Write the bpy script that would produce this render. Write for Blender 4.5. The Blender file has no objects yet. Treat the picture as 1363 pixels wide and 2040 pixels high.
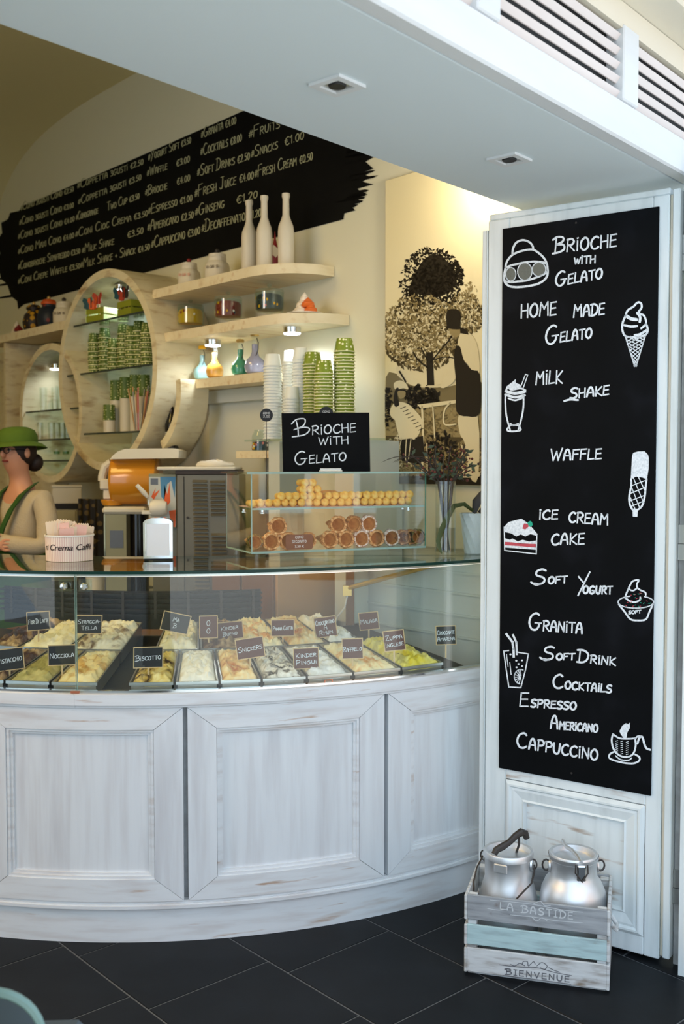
import bpy, math, random
from mathutils import Vector, Matrix, noise
rnd = random.Random(7)
sc = bpy.context.scene
PI = math.pi
# ---------------------------------------------------------------- camera
FPX = 2050.0
PITCH = math.atan(95/FPX)
CAMP = Vector((0, 0, 1.6))
cam = bpy.data.cameras.new('camera'); camo = bpy.data.objects.new('camera', cam)
sc.collection.objects.link(camo); sc.camera = camo
cam.sensor_fit = 'VERTICAL'; cam.sensor_height = 36.0; cam.lens = FPX/2040*36.0
cam.clip_start = 0.05; cam.clip_end = 200
camo.location = CAMP; camo.rotation_euler = (PI/2-PITCH, 0, 0)
cam.dof.use_dof = True; cam.dof.focus_distance = 3.38; cam.dof.aperture_fstop = 3.8
# ---------------------------------------------------------------- world, light, exposure
w = bpy.data.worlds.new('sky'); sc.world = w; w.use_nodes = True
wn = w.node_tree; wb = wn.nodes['Background']
wb.inputs[0].default_value = (0.68, 0.84, 1.0, 1); wb.inputs[1].default_value = 2.3
sc.view_settings.view_transform = 'Standard'; sc.view_settings.look = 'None'
sc.view_settings.gamma = 1; sc.view_settings.use_curve_mapping = False
sc.view_settings.exposure = -0.08
def lamp(name, typ, loc, power, col, size=0.1, rot=(0, 0, 0), **kw):
    l = bpy.data.lights.new(name, typ); l.energy = power; l.color = col
    if typ == 'AREA':
        l.shape = 'RECTANGLE'; l.size = size; l.size_y = kw.get('sy', size)
    elif typ in ('POINT', 'SPOT'):
        l.shadow_soft_size = size
    if typ == 'SPOT': l.spot_size = kw.get('ang', 2.0); l.spot_blend = 0.6
    o = bpy.data.objects.new(name, l); sc.collection.objects.link(o)
    o.location = loc; o.rotation_euler = rot
    return o
# warm room lamp (hidden by the lintel), added warm fill, picture lamp
lamp('room_lamp_and_fill', 'AREA', (-2.3, 3.7, 3.35), 44, (1.0, 0.68, 0.20), 1.2)
lamp('room_lamp_and_fill', 'AREA', (-2.6, 2.1, 2.9), 34, (1.0, 0.62, 0.40), .9, (0, math.radians(-25), 0))  # added warm fill standing in for light bounced from the left
lamp('picture_lamp', 'POINT', (.46, 3.98, 2.72), 9, (1.0, .86, .66), .05)
# sky over the street, open side of the shop (right, behind the camera)
sun = bpy.data.lights.new('sun', 'SUN'); sun.energy = 5.0; sun.angle = math.radians(.6); sun.color = (1.0, .96, .9)
suno = bpy.data.objects.new('sun', sun); sc.collection.objects.link(suno)   # high behind the building: the shop front is in shade, the street lit
suno.rotation_euler = Vector((-.6626*-.37, .749*-.37, -.93)).to_track_quat('-Z', 'Y').to_euler()
# ---------------------------------------------------------------- pixel -> place helpers
CP, SP = math.cos(PITCH), math.sin(PITCH)
def ray(x, y):
    a = (x-681.5)/FPX; b = (1020-y)/FPX
    return Vector((a, CP+b*SP, -SP+b*CP))
def onz(x, y, z):
    d = ray(x, y); return CAMP+d*((z-1.6)/d.z)
def onY(x, y, Y):
    d = ray(x, y); return CAMP+d*(Y/d.y)
def onplane(x, y, P, n):
    d = ray(x, y); return CAMP+d*((P-CAMP).dot(n)/d.dot(n))
ANG = math.radians(131.5)
V = Vector((math.cos(ANG), math.sin(ANG), 0)); U = Vector((V.y, -V.x, 0))
E1 = -V; N = -U                       # wall: E1 to the right, N into the room
WP = Vector((0.194, 4.6, 0))
WROT = math.atan2(E1.y, E1.x)
def Wp(s, d, z): return WP+E1*s+N*d+Vector((0, 0, z))
def wsz(x, y, d=0.0):
    q = onplane(x, y, WP+N*d, N); return (q-WP).dot(E1), q.z
BD = Vector((.821, -.571, 0)).normalized(); BN = Vector((BD.y, -BD.x, 0)); BP = Vector((.548, 3.55, 0))
BROT = math.atan2(BD.y, BD.x)
def Bp(t, d, z): return BP+BD*t+BN*d+Vector((0, 0, z))
def bt(x, y, d=0.0):
    q = onplane(x, y, BP+BN*d, BN); return (q-BP).dot(BD), q.z
CC = Vector((-.76, 5.40, 0)); CR = 2.036
def pol(a, r, z): a = math.radians(a); return Vector((CC.x+r*math.sin(a), CC.y-r*math.cos(a), z))
def oncyl(x, y, r):
    d = ray(x, y); A = d.x**2+d.y**2; B = -2*(d.x*CC.x+d.y*CC.y); C_ = CC.x**2+CC.y**2-r*r
    t = (-B-math.sqrt(max(0, B*B-4*A*C_)))/2/A
    q = CAMP+d*t; return math.degrees(math.atan2(q.x-CC.x, CC.y-q.y)), q.z
FA = Vector((-.0082, 2.0179, 0)); FD = Vector((.6416, .7671, 0)).normalized(); FN = Vector((FD.y, -FD.x, 0))
def Fp(t, d, z): return FA+FD*t+FN*d+Vector((0, 0, z))
# ---------------------------------------------------------------- materials
def lin(c):
    c = c/255; return c/12.92 if c <= .04045 else ((c+.055)/1.055)**2.4
def rgb(r, g, b): return (lin(r), lin(g), lin(b), 1)
MATS = {}
def mat(name, col, rough=.5, metal=0, emit=None, es=0, spec=.5, trans=0, coat=0, bump=0, bscale=60):
    m = bpy.data.materials.new(name); m.use_nodes = True; b = m.node_tree.nodes['Principled BSDF']
    b.inputs['Base Color'].default_value = col; b.inputs['Roughness'].default_value = rough
    b.inputs['Metallic'].default_value = metal; b.inputs['Specular IOR Level'].default_value = spec
    if emit: b.inputs['Emission Color'].default_value = emit; b.inputs['Emission Strength'].default_value = es
    if coat: b.inputs['Coat Weight'].default_value = coat
    if bump:
        nt = m.node_tree; n = nt.nodes.new('ShaderNodeTexNoise'); n.inputs['Scale'].default_value = bscale
        tc = nt.nodes.new('ShaderNodeTexCoord'); nt.links.new(tc.outputs['Object'], n.inputs['Vector'])
        bp = nt.nodes.new('ShaderNodeBump'); bp.inputs['Strength'].default_value = bump; bp.inputs['Distance'].default_value = .01
        nt.links.new(n.outputs['Fac'], bp.inputs['Height']); nt.links.new(bp.outputs['Normal'], b.inputs['Normal'])
    MATS[name] = m; return m
def noisy(name, stops, scale=(1, 1, 1), nscale=5, detail=6, rough=.5, metal=0, bump=.0, distort=0, coat=0, second=None, spec=.5):
    """noise in object space through a colour ramp; second = (scale xyz, nscale, lo, hi, colour) lays worn streaks on top"""
    m = mat(name, (1, 1, 1, 1), rough, metal, coat=coat, spec=spec); nt = m.node_tree; b = nt.nodes['Principled BSDF']
    tc = nt.nodes.new('ShaderNodeTexCoord')
    def layer(sc_, ns, det):
        mp = nt.nodes.new('ShaderNodeMapping'); mp.inputs['Scale'].default_value = sc_
        n = nt.nodes.new('ShaderNodeTexNoise'); n.inputs['Scale'].default_value = ns
        n.inputs['Detail'].default_value = det; n.inputs['Distortion'].default_value = distort
        nt.links.new(tc.outputs['Object'], mp.inputs['Vector']); nt.links.new(mp.outputs['Vector'], n.inputs['Vector'])
        return n
    n = layer(scale, nscale, detail)
    r = nt.nodes.new('ShaderNodeValToRGB'); nt.links.new(n.outputs['Fac'], r.inputs['Fac'])
    el = r.color_ramp.elements
    while len(el) > 1: el.remove(el[-1])
    el[0].position = stops[0][0]; el[0].color = stops[0][1]
    for p, c in stops[1:]:
        e = el.new(p); e.color = c
    out = r.outputs['Color']
    for s2 in ([second] if second and not isinstance(second, list) else (second or [])):
        sx, ns, lo, hi, c2 = s2
        n2 = layer(sx, ns, 5)
        r2 = nt.nodes.new('ShaderNodeMapRange'); r2.inputs['From Min'].default_value = lo; r2.inputs['From Max'].default_value = hi
        nt.links.new(n2.outputs['Fac'], r2.inputs['Value'])
        mx = nt.nodes.new('ShaderNodeMix'); mx.data_type = 'RGBA'; mx.inputs['B'].default_value = c2
        nt.links.new(r2.outputs['Result'], mx.inputs['Factor']); nt.links.new(out, mx.inputs['A']); out = mx.outputs['Result']
    nt.links.new(out, b.inputs['Base Color'])
    if bump:
        bp = nt.nodes.new('ShaderNodeBump'); bp.inputs['Strength'].default_value = bump; bp.inputs['Distance'].default_value = .004
        nt.links.new(n.outputs['Fac'], bp.inputs['Height']); nt.links.new(bp.outputs['Normal'], b.inputs['Normal'])
    return m
def glassy(name, tint=(.97, .99, .98, 1), base=.035, rough=0.0, gain=.85):
    m = bpy.data.materials.new(name); m.use_nodes = True; nt = m.node_tree
    for n in list(nt.nodes):
        if n.type != 'OUTPUT_MATERIAL': nt.nodes.remove(n)
    out = [n for n in nt.nodes if n.type == 'OUTPUT_MATERIAL'][0]
    lw = nt.nodes.new('ShaderNodeLayerWeight'); lw.inputs['Blend'].default_value = .5
    pw = nt.nodes.new('ShaderNodeMath'); pw.operation = 'POWER'; pw.inputs[1].default_value = 5
    nt.links.new(lw.outputs['Facing'], pw.inputs[0])
    ml = nt.nodes.new('ShaderNodeMath'); ml.operation = 'MULTIPLY_ADD'; ml.inputs[1].default_value = gain; ml.inputs[2].default_value = base
    nt.links.new(pw.outputs[0], ml.inputs[0])
    t = nt.nodes.new('ShaderNodeBsdfTransparent'); t.inputs[0].default_value = tint
    g = nt.nodes.new('ShaderNodeBsdfGlossy'); g.inputs['Roughness'].default_value = rough; g.inputs[0].default_value = (1, 1, 1, 1)
    mx = nt.nodes.new('ShaderNodeMixShader')
    nt.links.new(ml.outputs[0], mx.inputs[0]); nt.links.new(t.outputs[0], mx.inputs[1]); nt.links.new(g.outputs[0], mx.inputs[2])
    nt.links.new(mx.outputs[0], out.inputs[0]); MATS[name] = m; return m
W1 = rgb(226, 232, 236)
noisy('paint_h', [(.25, rgb(208, 206, 206)), (.5, rgb(224, 228, 231)), (1, rgb(233, 237, 240))], (1.5, 1.5, 12), 3, detail=4, rough=.42, bump=.06,
      second=[((1.2, 1.2, 9), 2.0, .62, .80, rgb(196, 182, 172)), ((2.2, 2.2, 22), 2.2, .66, .76, rgb(186, 160, 140))])
noisy('paint_v', [(.25, rgb(212, 214, 217)), (.5, rgb(223, 228, 232)), (1, rgb(232, 237, 240))], (14, 14, .9), 2.5, detail=4, rough=.42, bump=.06,
      second=[((7, 7, .7), 1.7, .52, .85, rgb(190, 190, 194))])
noisy('paint_door', [(.2, rgb(205, 214, 216)), (.5, rgb(226, 234, 236)), (1, rgb(232, 240, 242))], (8, 8, 1), 3, rough=.4, bump=.08,
      second=[((9, 9, 1.2), 1.5, .70, .85, rgb(190, 186, 180))])
noisy('paint_door_worn', [(.2, rgb(205, 214, 216)), (.5, rgb(226, 234, 236)), (1, rgb(232, 240, 242))], (8, 8, 1), 3, rough=.4, bump=.08,
      second=[((3.2, 3.2, 22), 1.35, .56, .68, rgb(176, 160, 146))])
noisy('groove_paint', [(.3, rgb(150, 150, 150)), (1, rgb(190, 194, 196))], (3, 3, 3), 8, rough=.6)
noisy('ring_wood', [(.2, rgb(178, 152, 108)), (.42, rgb(216, 204, 170)), (1, rgb(228, 220, 192))], (3, 3, 12), 3.2, rough=.55,
      second=((2, 2, 6), 2.2, .58, .76, rgb(150, 116, 76)))
noisy('shelf_wood', [(.2, rgb(204, 180, 140)), (.45, rgb(226, 212, 178)), (1, rgb(232, 222, 194))], (8, 1.5, 8), 3.5, rough=.5,
      second=((9, 1, 9), 2, .6, .75, rgb(200, 168, 122)))
mat('wall_paint', rgb(222, 218, 192), .75, bump=.05, bscale=40)
mat('vault_paint', rgb(206, 196, 150), .8)
mat('soffit_paint', rgb(212, 222, 226), .7, bump=.03, bscale=30)
mat('trim_cream', rgb(222, 214, 196), .6)
noisy('fascia_paint', [(.3, rgb(208, 210, 212)), (1, rgb(222, 226, 228))], (1, 1, 6), 2, rough=.5)
noisy('slat_paint', [(.3, rgb(214, 204, 200)), (1, rgb(232, 224, 222))], (1, 1, 6), 2, rough=.5)
noisy('black_board', [(.35, rgb(8, 10, 12)), (.55, rgb(11, 13, 16)), (.8, rgb(26, 28, 34))], (1, 1, 1), 4.5, detail=3, rough=.6, spec=.08)
noisy('black_wall_paint', [(.3, rgb(9, 9, 9)), (1, rgb(22, 22, 20))], (1, 1, 1), 3, rough=.8, spec=.1)
noisy('chalk', [(.3, rgb(205, 214, 222)), (.6, rgb(238, 244, 250))], (1, 1, 1), 160, rough=.9)
mat('chalk_grey', rgb(118, 120, 112), .95, bump=.6, bscale=200)
mat('chalk_menu', rgb(176, 176, 140), .9)
mat('chalk_red', rgb(196, 78, 90), .9); mat('chalk_green', rgb(40, 170, 140), .9)
noisy('slate', [(.3, rgb(14, 16, 19)), (.6, rgb(20, 23, 27)), (1, rgb(30, 34, 40))], (1, 1, 1), 7, rough=.42, bump=.2, spec=.12)
mat('pavement', rgb(225, 222, 215), .8)
mat('grout', rgb(92, 95, 98), .8)
glassy('glass', base=.045); glassy('glass_top', (.90, .95, .93, 1), .05); glassy('glass_front', (.96, .985, .975, 1), .03)
glassy('glass_green', (.86, .93, .91, 1), .06)
mat('glass_edge', rgb(10, 52, 44), .3, spec=.25)
mat('edge_pale', rgb(150, 180, 170), .2)
mat('chrome', (.78, .79, .80, 1), .12, 1); mat('steel', (.55, .56, .55, 1), .32, 1)
noisy('aluminium', [(.3, (.74, .76, .78, 1)), (1, (.90, .92, .94, 1))], (1, 1, 1), 14, rough=.46, metal=1, bump=.05)
mat('old_iron', rgb(70, 66, 64), .55, .7); mat('dark_metal', rgb(24, 24, 26), .5, .3); mat('copper', rgb(206, 128, 100), .3, .8)
mat('led', (1, 1, 1, 1), .5, emit=(.93, .97, 1, 1), es=9)
mat('led_warm', (1, 1, 1, 1), .5, emit=(1, .78, .64, 1), es=.8)
mat('white_plastic', rgb(232, 230, 222), .35); mat('paper', rgb(232, 236, 240), .8); mat('cream_pot', rgb(216, 208, 190), .45)
mat('porcelain', rgb(205, 222, 228), .3)
mat('brown_wood', rgb(120, 80, 44), .5); mat('tan_panel', rgb(196, 150, 100), .6)
mat('dark', rgb(14, 14, 15), .7)
mat('louver_steel', rgb(122, 118, 106), .4, .5)
mat('cup_white', rgb(228, 232, 226), .5)

mat('pan_steel_dark', rgb(58, 56, 52), .35, .6); mat('brass', rgb(214, 180, 110), .3, .7); mat('end_paint', rgb(206, 214, 212), .5)

noisy('sepia_sky', [(.3, rgb(230, 216, 170)), (1, rgb(240, 228, 188))], (1, 1, 1), 1.2, rough=.6)
mat('sepia_edge', rgb(190, 170, 120), .7); mat('sepia_dark', rgb(36, 30, 20), .6, spec=.2); mat('sepia_brown', rgb(84, 72, 44), .6, spec=.2); mat('sepia_mid', rgb(120, 106, 68), .6)
mat('sepia_tan', rgb(150, 132, 86), .6); mat('sepia_light', rgb(222, 208, 166), .6)
mat('cab_pale', rgb(206, 208, 196), .6); mat('shelf_edge', rgb(44, 58, 58), .2); mat('ring_back', rgb(196, 198, 186), .6)
mat('ring_back_green', rgb(96, 140, 66), .6)

mat('red_deco', rgb(130, 24, 30), .4); mat('faint_red', rgb(214, 160, 140), .6); mat('faint_grey', rgb(130, 120, 104), .6)
mat('candy_yellow', rgb(236, 178, 12), .35); mat('candy_red', rgb(150, 34, 34), .35); mat('candy_blue', rgb(24, 52, 66), .35); mat('candy_white', rgb(230, 226, 216), .35); mat('candy_pink', rgb(214, 130, 130), .35)
mat('meringue', rgb(236, 226, 212), .7); mat('orange_pastry', rgb(222, 110, 44), .5)
mat('fl_blue', rgb(150, 196, 204), .1, coat=.6); mat('fl_orange', rgb(214, 158, 70), .1, coat=.6); mat('fl_green', rgb(66, 150, 120), .1, coat=.6); mat('fl_lilac', rgb(150, 152, 178), .1, coat=.6)
mat('cup_rim', rgb(226, 224, 176), .5); mat('card_grey', rgb(150, 150, 144), .6); mat('dark_bottle', rgb(16, 14, 16), .15)
mat('crate_green', rgb(134, 142, 30), .6); mat('crate_pale', rgb(206, 222, 160), .6)
mat('bf_teal', rgb(14, 70, 84), .5); mat('bf_orange', rgb(216, 92, 34), .5); mat('bf_red', rgb(170, 56, 34), .5); mat('bf_dark', rgb(36, 20, 20), .5)
def dotted(name, base, dot, scale, thr):
    m = mat(name, base, .5); nt = m.node_tree; b = nt.nodes['Principled BSDF']
    tc = nt.nodes.new('ShaderNodeTexCoord'); v = nt.nodes.new('ShaderNodeTexVoronoi'); v.inputs['Scale'].default_value = scale; v.inputs['Randomness'].default_value = .35
    lt_ = nt.nodes.new('ShaderNodeMath'); lt_.operation = 'LESS_THAN'; lt_.inputs[1].default_value = thr
    mx = nt.nodes.new('ShaderNodeMix'); mx.data_type = 'RGBA'; mx.inputs['A'].default_value = base; mx.inputs['B'].default_value = dot
    nt.links.new(tc.outputs['Object'], v.inputs['Vector']); nt.links.new(v.outputs['Distance'], lt_.inputs[0]); nt.links.new(lt_.outputs[0], mx.inputs['Factor']); nt.links.new(mx.outputs['Result'], b.inputs['Base Color'])
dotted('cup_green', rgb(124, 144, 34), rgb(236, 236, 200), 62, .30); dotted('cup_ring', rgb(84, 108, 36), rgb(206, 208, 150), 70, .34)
dotted('jar_dark_a', rgb(34, 22, 24), rgb(200, 150, 30), 26, .36); dotted('jar_dark_b', rgb(22, 34, 52), rgb(120, 40, 40), 22, .3)

mat('edge_green2', rgb(70, 130, 110), .2); mat('pink_paper', rgb(236, 190, 178), .7)
noisy('roll_yellow', [(.3, rgb(232, 156, 60)), (.5, rgb(250, 200, 100)), (.8, rgb(252, 224, 140))], (1, 1, 1), 60, rough=.55)
noisy('wafer_brown', [(.3, rgb(190, 116, 56)), (.7, rgb(232, 170, 100))], (1, 1, 1), 40, rough=.6)
noisy('rim_nut', [(.35, rgb(140, 80, 40)), (.5, rgb(224, 156, 92)), (.65, rgb(246, 206, 150))], (1, 1, 1), 130, rough=.6)
noisy('rim_white', [(.38, rgb(150, 96, 70)), (.5, rgb(226, 206, 196)), (.65, rgb(246, 238, 234))], (1, 1, 1), 130, rough=.6)
noisy('rim_brown', [(.35, rgb(84, 46, 24)), (.5, rgb(160, 100, 50)), (.65, rgb(206, 150, 90))], (1, 1, 1), 130, rough=.6)
noisy('rim_dark', [(.35, rgb(30, 28, 14)), (.5, rgb(90, 80, 30)), (.65, rgb(170, 140, 60))], (1, 1, 1), 110, rough=.5)
mat('ink', rgb(50, 34, 34), .7); mat('packet_paper', rgb(232, 216, 190), .7); mat('packet_pink', rgb(232, 190, 176), .7)
def stripes_mat():
    m = mat('stripes', rgb(240, 228, 216), .5); nt = m.node_tree; b = nt.nodes['Principled BSDF']
    tc = nt.nodes.new('ShaderNodeTexCoord'); sx = nt.nodes.new('ShaderNodeSeparateXYZ'); nt.links.new(tc.outputs['Object'], sx.inputs[0])
    at = nt.nodes.new('ShaderNodeMath'); at.operation = 'ARCTAN2'; nt.links.new(sx.outputs[0], at.inputs[0]); nt.links.new(sx.outputs[1], at.inputs[1])
    mu = nt.nodes.new('ShaderNodeMath'); mu.operation = 'MULTIPLY'; mu.inputs[1].default_value = 66; nt.links.new(at.outputs[0], mu.inputs[0])
    si = nt.nodes.new('ShaderNodeMath'); si.operation = 'SINE'; nt.links.new(mu.outputs[0], si.inputs[0])
    g = nt.nodes.new('ShaderNodeMath'); g.operation = 'GREATER_THAN'; g.inputs[1].default_value = .25; nt.links.new(si.outputs[0], g.inputs[0])
    mx = nt.nodes.new('ShaderNodeMix'); mx.data_type = 'RGBA'; mx.inputs['A'].default_value = rgb(240, 226, 212); mx.inputs['B'].default_value = rgb(216, 184, 176)
    nt.links.new(g.outputs[0], mx.inputs['Factor']); nt.links.new(mx.outputs['Result'], b.inputs['Base Color'])
stripes_mat()
glassy('water', (.90, .92, .86, 1), .04); mat('stem_dark', rgb(52, 44, 40), .7); mat('berry', rgb(96, 36, 30), .5); mat('berry_dark', rgb(44, 22, 22), .4); mat('leaf_dull', rgb(58, 74, 52), .6)
mat('soil', rgb(110, 70, 44), .9); mat('leaf_green', rgb(70, 84, 44), .45); mat('leaf_dark', rgb(34, 34, 32), .45)
noisy('crate_white', [(.3, rgb(150, 146, 142)), (.5, rgb(200, 204, 206)), (.8, rgb(212, 217, 219))], (3, 20, 20), 3, rough=.7, bump=.3, second=[((4, 4, 6), 3, .60, .75, rgb(138, 126, 112))])
noisy('crate_blue', [(.3, rgb(150, 172, 176)), (.5, rgb(172, 200, 204)), (.8, rgb(186, 212, 214))], (3, 20, 20), 3, rough=.7, bump=.3, second=[((4, 4, 6), 3, .66, .8, rgb(150, 140, 126))])
noisy('crate_grey', [(.3, rgb(120, 124, 128)), (.5, rgb(150, 155, 160)), (.8, rgb(166, 171, 176))], (3, 20, 20), 3, rough=.7, bump=.3, second=[((4, 4, 6), 3, .62, .75, rgb(110, 98, 90))])
mat('faint_white', rgb(196, 202, 206), .8); mat('faint_ink', rgb(104, 106, 112), .8)

mat('slush', rgb(206, 136, 34), .2, coat=.5); mat('lid_cream', rgb(214, 208, 190), .4); mat('sage_metal', rgb(140, 140, 112), .45); mat('blue_grey', rgb(96, 106, 122), .5)
mat('brown_band', rgb(60, 46, 36), .5); mat('poster_white', rgb(190, 194, 188), .5); mat('poster_blue', rgb(70, 130, 170), .5); mat('beige_dim', rgb(176, 168, 136), .6)
dotted('pattern_cloth', rgb(28, 26, 24), rgb(110, 92, 50), 20, .32)
mat('skin', rgb(204, 146, 116), .5); mat('cardigan', rgb(190, 176, 150), .9, bump=.4, bscale=120); mat('apron_green', rgb(42, 84, 26), .8); mat('hat_green', rgb(78, 108, 26), .85); mat('hair_brown', rgb(36, 20, 16), .6); mat('lips', rgb(140, 60, 54), .5); mat('eye_white', rgb(210, 205, 200), .3)
mat('chair_teal', rgb(70, 82, 92), .35); mat('chair_rim', rgb(110, 140, 134), .35)
mat('terracotta', rgb(214, 150, 104), .8)
# ---------------------------------------------------------------- mesh building
class MB:
    def __init__(s): s.v = []; s.f = []; s.mi = []; s.ms = []
    def add(s, vs, fs, m=0):
        o = len(s.v); s.v += [Vector(p) for p in vs]; s.f += [tuple(i+o for i in f) for f in fs]; s.mi += [m]*len(fs); return s
    def box(s, x0, x1, y0, y1, z0, z1, m=0, b=0, tf=None):
        if b:
            b = min(b, (x1-x0)/2.01, (y1-y0)/2.01, (z1-z0)/2.01)
            vs = []; idx = {}
            for ix, sx in ((0, -1), (1, 1)):
                for iy, sy in ((0, -1), (1, 1)):
                    for iz, sz in ((0, -1), (1, 1)):
                        x, y, z = (x0, x1)[ix], (y0, y1)[iy], (z0, z1)[iz]
                        idx[ix, iy, iz] = len(vs)
                        vs += [(x, y-sy*b, z-sz*b), (x-sx*b, y, z-sz*b), (x-sx*b, y-sy*b, z)]
            I = lambda a, c, e, k: idx[a, c, e]+k
            fs = []
            for a in (0, 1):
                q = [I(a, 0, 0, 0), I(a, 1, 0, 0), I(a, 1, 1, 0), I(a, 0, 1, 0)]; fs.append(q if a else q[::-1])
                q = [I(0, a, 0, 1), I(0, a, 1, 1), I(1, a, 1, 1), I(1, a, 0, 1)]; fs.append(q if a else q[::-1])
                q = [I(0, 0, a, 2), I(1, 0, a, 2), I(1, 1, a, 2), I(0, 1, a, 2)]; fs.append(q if a else q[::-1])
            for a in (0, 1):
                for c in (0, 1):
                    fs.append([I(a, c, 0, 0), I(a, c, 1, 0), I(a, c, 1, 1), I(a, c, 0, 1)])
                    fs.append([I(a, 0, c, 0), I(a, 1, c, 0), I(a, 1, c, 2), I(a, 0, c, 2)])
                    fs.append([I(0, a, c, 1), I(1, a, c, 1), I(1, a, c, 2), I(0, a, c, 2)])
                    for e in (0, 1): fs.append([I(a, c, e, 0), I(a, c, e, 1), I(a, c, e, 2)])
        else:
            vs = [(x, y, z) for x in (x0, x1) for y in (y0, y1) for z in (z0, z1)]
            fs = [(0, 1, 3, 2), (4, 6, 7, 5), (0, 4, 5, 1), (2, 3, 7, 6), (0, 2, 6, 4), (1, 5, 7, 3)]
        if tf: vs = [tf(Vector(p)) for p in vs]
        return s.add(vs, fs, m)
    def lathe(s, prof, n=20, c=(0, 0), m=0, cap=True, z0=0, sx=1, sy=1, tf=None):
        vs = []; fs = []
        for r, z in prof:
            for i in range(n):
                a = 2*PI*i/n; vs.append((c[0]+r*math.cos(a)*sx, c[1]+r*math.sin(a)*sy, z+z0))
        for k in range(len(prof)-1):
            for i in range(n):
                j = (i+1) % n; fs.append((k*n+i, k*n+j, (k+1)*n+j, (k+1)*n+i))
        if cap:
            if prof[0][0] > 1e-5: fs.append(tuple(range(n))[::-1])
            if prof[-1][0] > 1e-5: fs.append(tuple((len(prof)-1)*n+i for i in range(n)))
        if tf: vs = [tf(Vector(p)) for p in vs]
        return s.add(vs, fs, m)
    def ball(s, c, r, n=12, k=8, m=0, tf=None):
        if not hasattr(r, '__len__'): r = (r, r, r)
        pr = [(math.sin(PI*i/k), -math.cos(PI*i/k)) for i in range(k+1)]
        pr[0] = (1e-4, -1); pr[-1] = (1e-4, 1)
        f = lambda p: Vector((c[0]+p.x*r[0], c[1]+p.y*r[1], c[2]+p.z*r[2]))
        return s.lathe(pr, n, m=m, tf=(lambda p: tf(f(p))) if tf else f)
    def tube(s, pts, r, n=8, m=0, closed=False, cap=True):
        pts = [Vector(p) for p in pts]; L = len(pts)
        rs = r if hasattr(r, '__len__') else [r]*L
        vs = []; fs = []; up = None
        for i, p in enumerate(pts):
            a = pts[(i-1) % L] if (i > 0 or closed) else p; b = pts[(i+1) % L] if (i < L-1 or closed) else p
            t = (b-a).normalized() if (b-a).length > 1e-9 else Vector((0, 0, 1))
            if up is None: up = Vector((0, 0, 1)) if abs(t.z) < .9 else Vector((1, 0, 0))
            x = t.cross(up)
            if x.length < 1e-6: x = t.cross(Vector((0, 1, 0)))
            x.normalize(); y = x.cross(t).normalized(); up = y
            for k in range(n):
                an = 2*PI*k/n; vs.append(p+(x*math.cos(an)+y*math.sin(an))*rs[i])
        for i in range(L if closed else L-1):
            i2 = (i+1) % L
            for k in range(n):
                k2 = (k+1) % n; fs.append((i*n+k, i*n+k2, i2*n+k2, i2*n+k))
        if cap and not closed: fs += [tuple(range(n))[::-1], tuple((L-1)*n+k for k in range(n))]
        return s.add(vs, fs, m)
    def prism(s, poly, f0, f1, m=0):
        """poly: 2-D outline; f0/f1 map (a,b) to the two faces"""
        n = len(poly); vs = [f0(*p) for p in poly]+[f1(*p) for p in poly]
        fs = [tuple(range(n)), tuple(range(2*n-1, n-1, -1))]+[(i, i+n, (i+1) % n+n, (i+1) % n) for i in range(n)]
        return s.add(vs, fs, m)
    def arcq(s, tl, tr, br, bl, r0, r1, n=8, m=0):
        """curved slab on the counter circle; corners (angle, z)"""
        vs = []; fs = []
        for i in range(n+1):
            t = i/n
            aT = tl[0]+(tr[0]-tl[0])*t; zT = tl[1]+(tr[1]-tl[1])*t; aB = bl[0]+(br[0]-bl[0])*t; zB = bl[1]+(br[1]-bl[1])*t
            vs += [pol(aT, r1, zT), pol(aB, r1, zB), pol(aB, r0, zB), pol(aT, r0, zT)]
        for i in range(n):
            o = i*4
            for k in range(4): fs.append((o+k, o+(k+1) % 4, o+4+(k+1) % 4, o+4+k))
        fs += [(0, 3, 2, 1), (n*4, n*4+1, n*4+2, n*4+3)]
        return s.add(vs, fs, m)
    def arc(s, a0, a1, r0, r1, z0, z1, n=40, m=0):
        return s.arcq((a0, z1), (a1, z1), (a1, z0), (a0, z0), r0, r1, n, m)
    def stroke(s, pts, wd, f, smooth=False, m=0):
        """ribbon through 2-D points, width wd, mapped by f(a,b)"""
        P = [Vector((p[0], p[1])) for p in pts]
        if not smooth and len(P) > 2:
            for i in range(len(P)-1): s.stroke([P[i], P[i+1]], wd, f, False, m)
            return s
        if smooth and len(P) > 2:
            Q = []
            for i in range(len(P)-1):
                p0 = P[max(i-1, 0)]; p1 = P[i]; p2 = P[i+1]; p3 = P[min(i+2, len(P)-1)]
                for k in range(5):
                    t = k/5; Q.append(.5*((2*p1)+(p2-p0)*t+(2*p0-5*p1+4*p2-p3)*t*t+(3*p1-p0-3*p2+p3)*t**3))
            P = Q+[P[-1]]
        if len(P) == 1: P = [P[0], P[0]+Vector((.01, 0))]
        L = []; Rr = []
        for i, p in enumerate(P):
            d = (P[min(i+1, len(P)-1)]-P[max(i-1, 0)])
            d = d.normalized() if d.length > 1e-9 else Vector((1, 0))
            if i == 0: p = p-d*wd*.35
            if i == len(P)-1: p = p+d*wd*.35
            q = Vector((-d.y, d.x))*wd/2*(.72 if i in (0, len(P)-1) else 1); L.append(p+q); Rr.append(p-q)
        n = len(P); vs = [f(*p) for p in L]+[f(*p) for p in Rr]
        return s.add(vs, [(i, i+1, n+i+1, n+i) for i in range(n-1)], m)
    def fill(s, pts, f, m=0, smooth=False):
        return s.add([f(*p) for p in pts], [tuple(range(len(pts)))], m)
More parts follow.
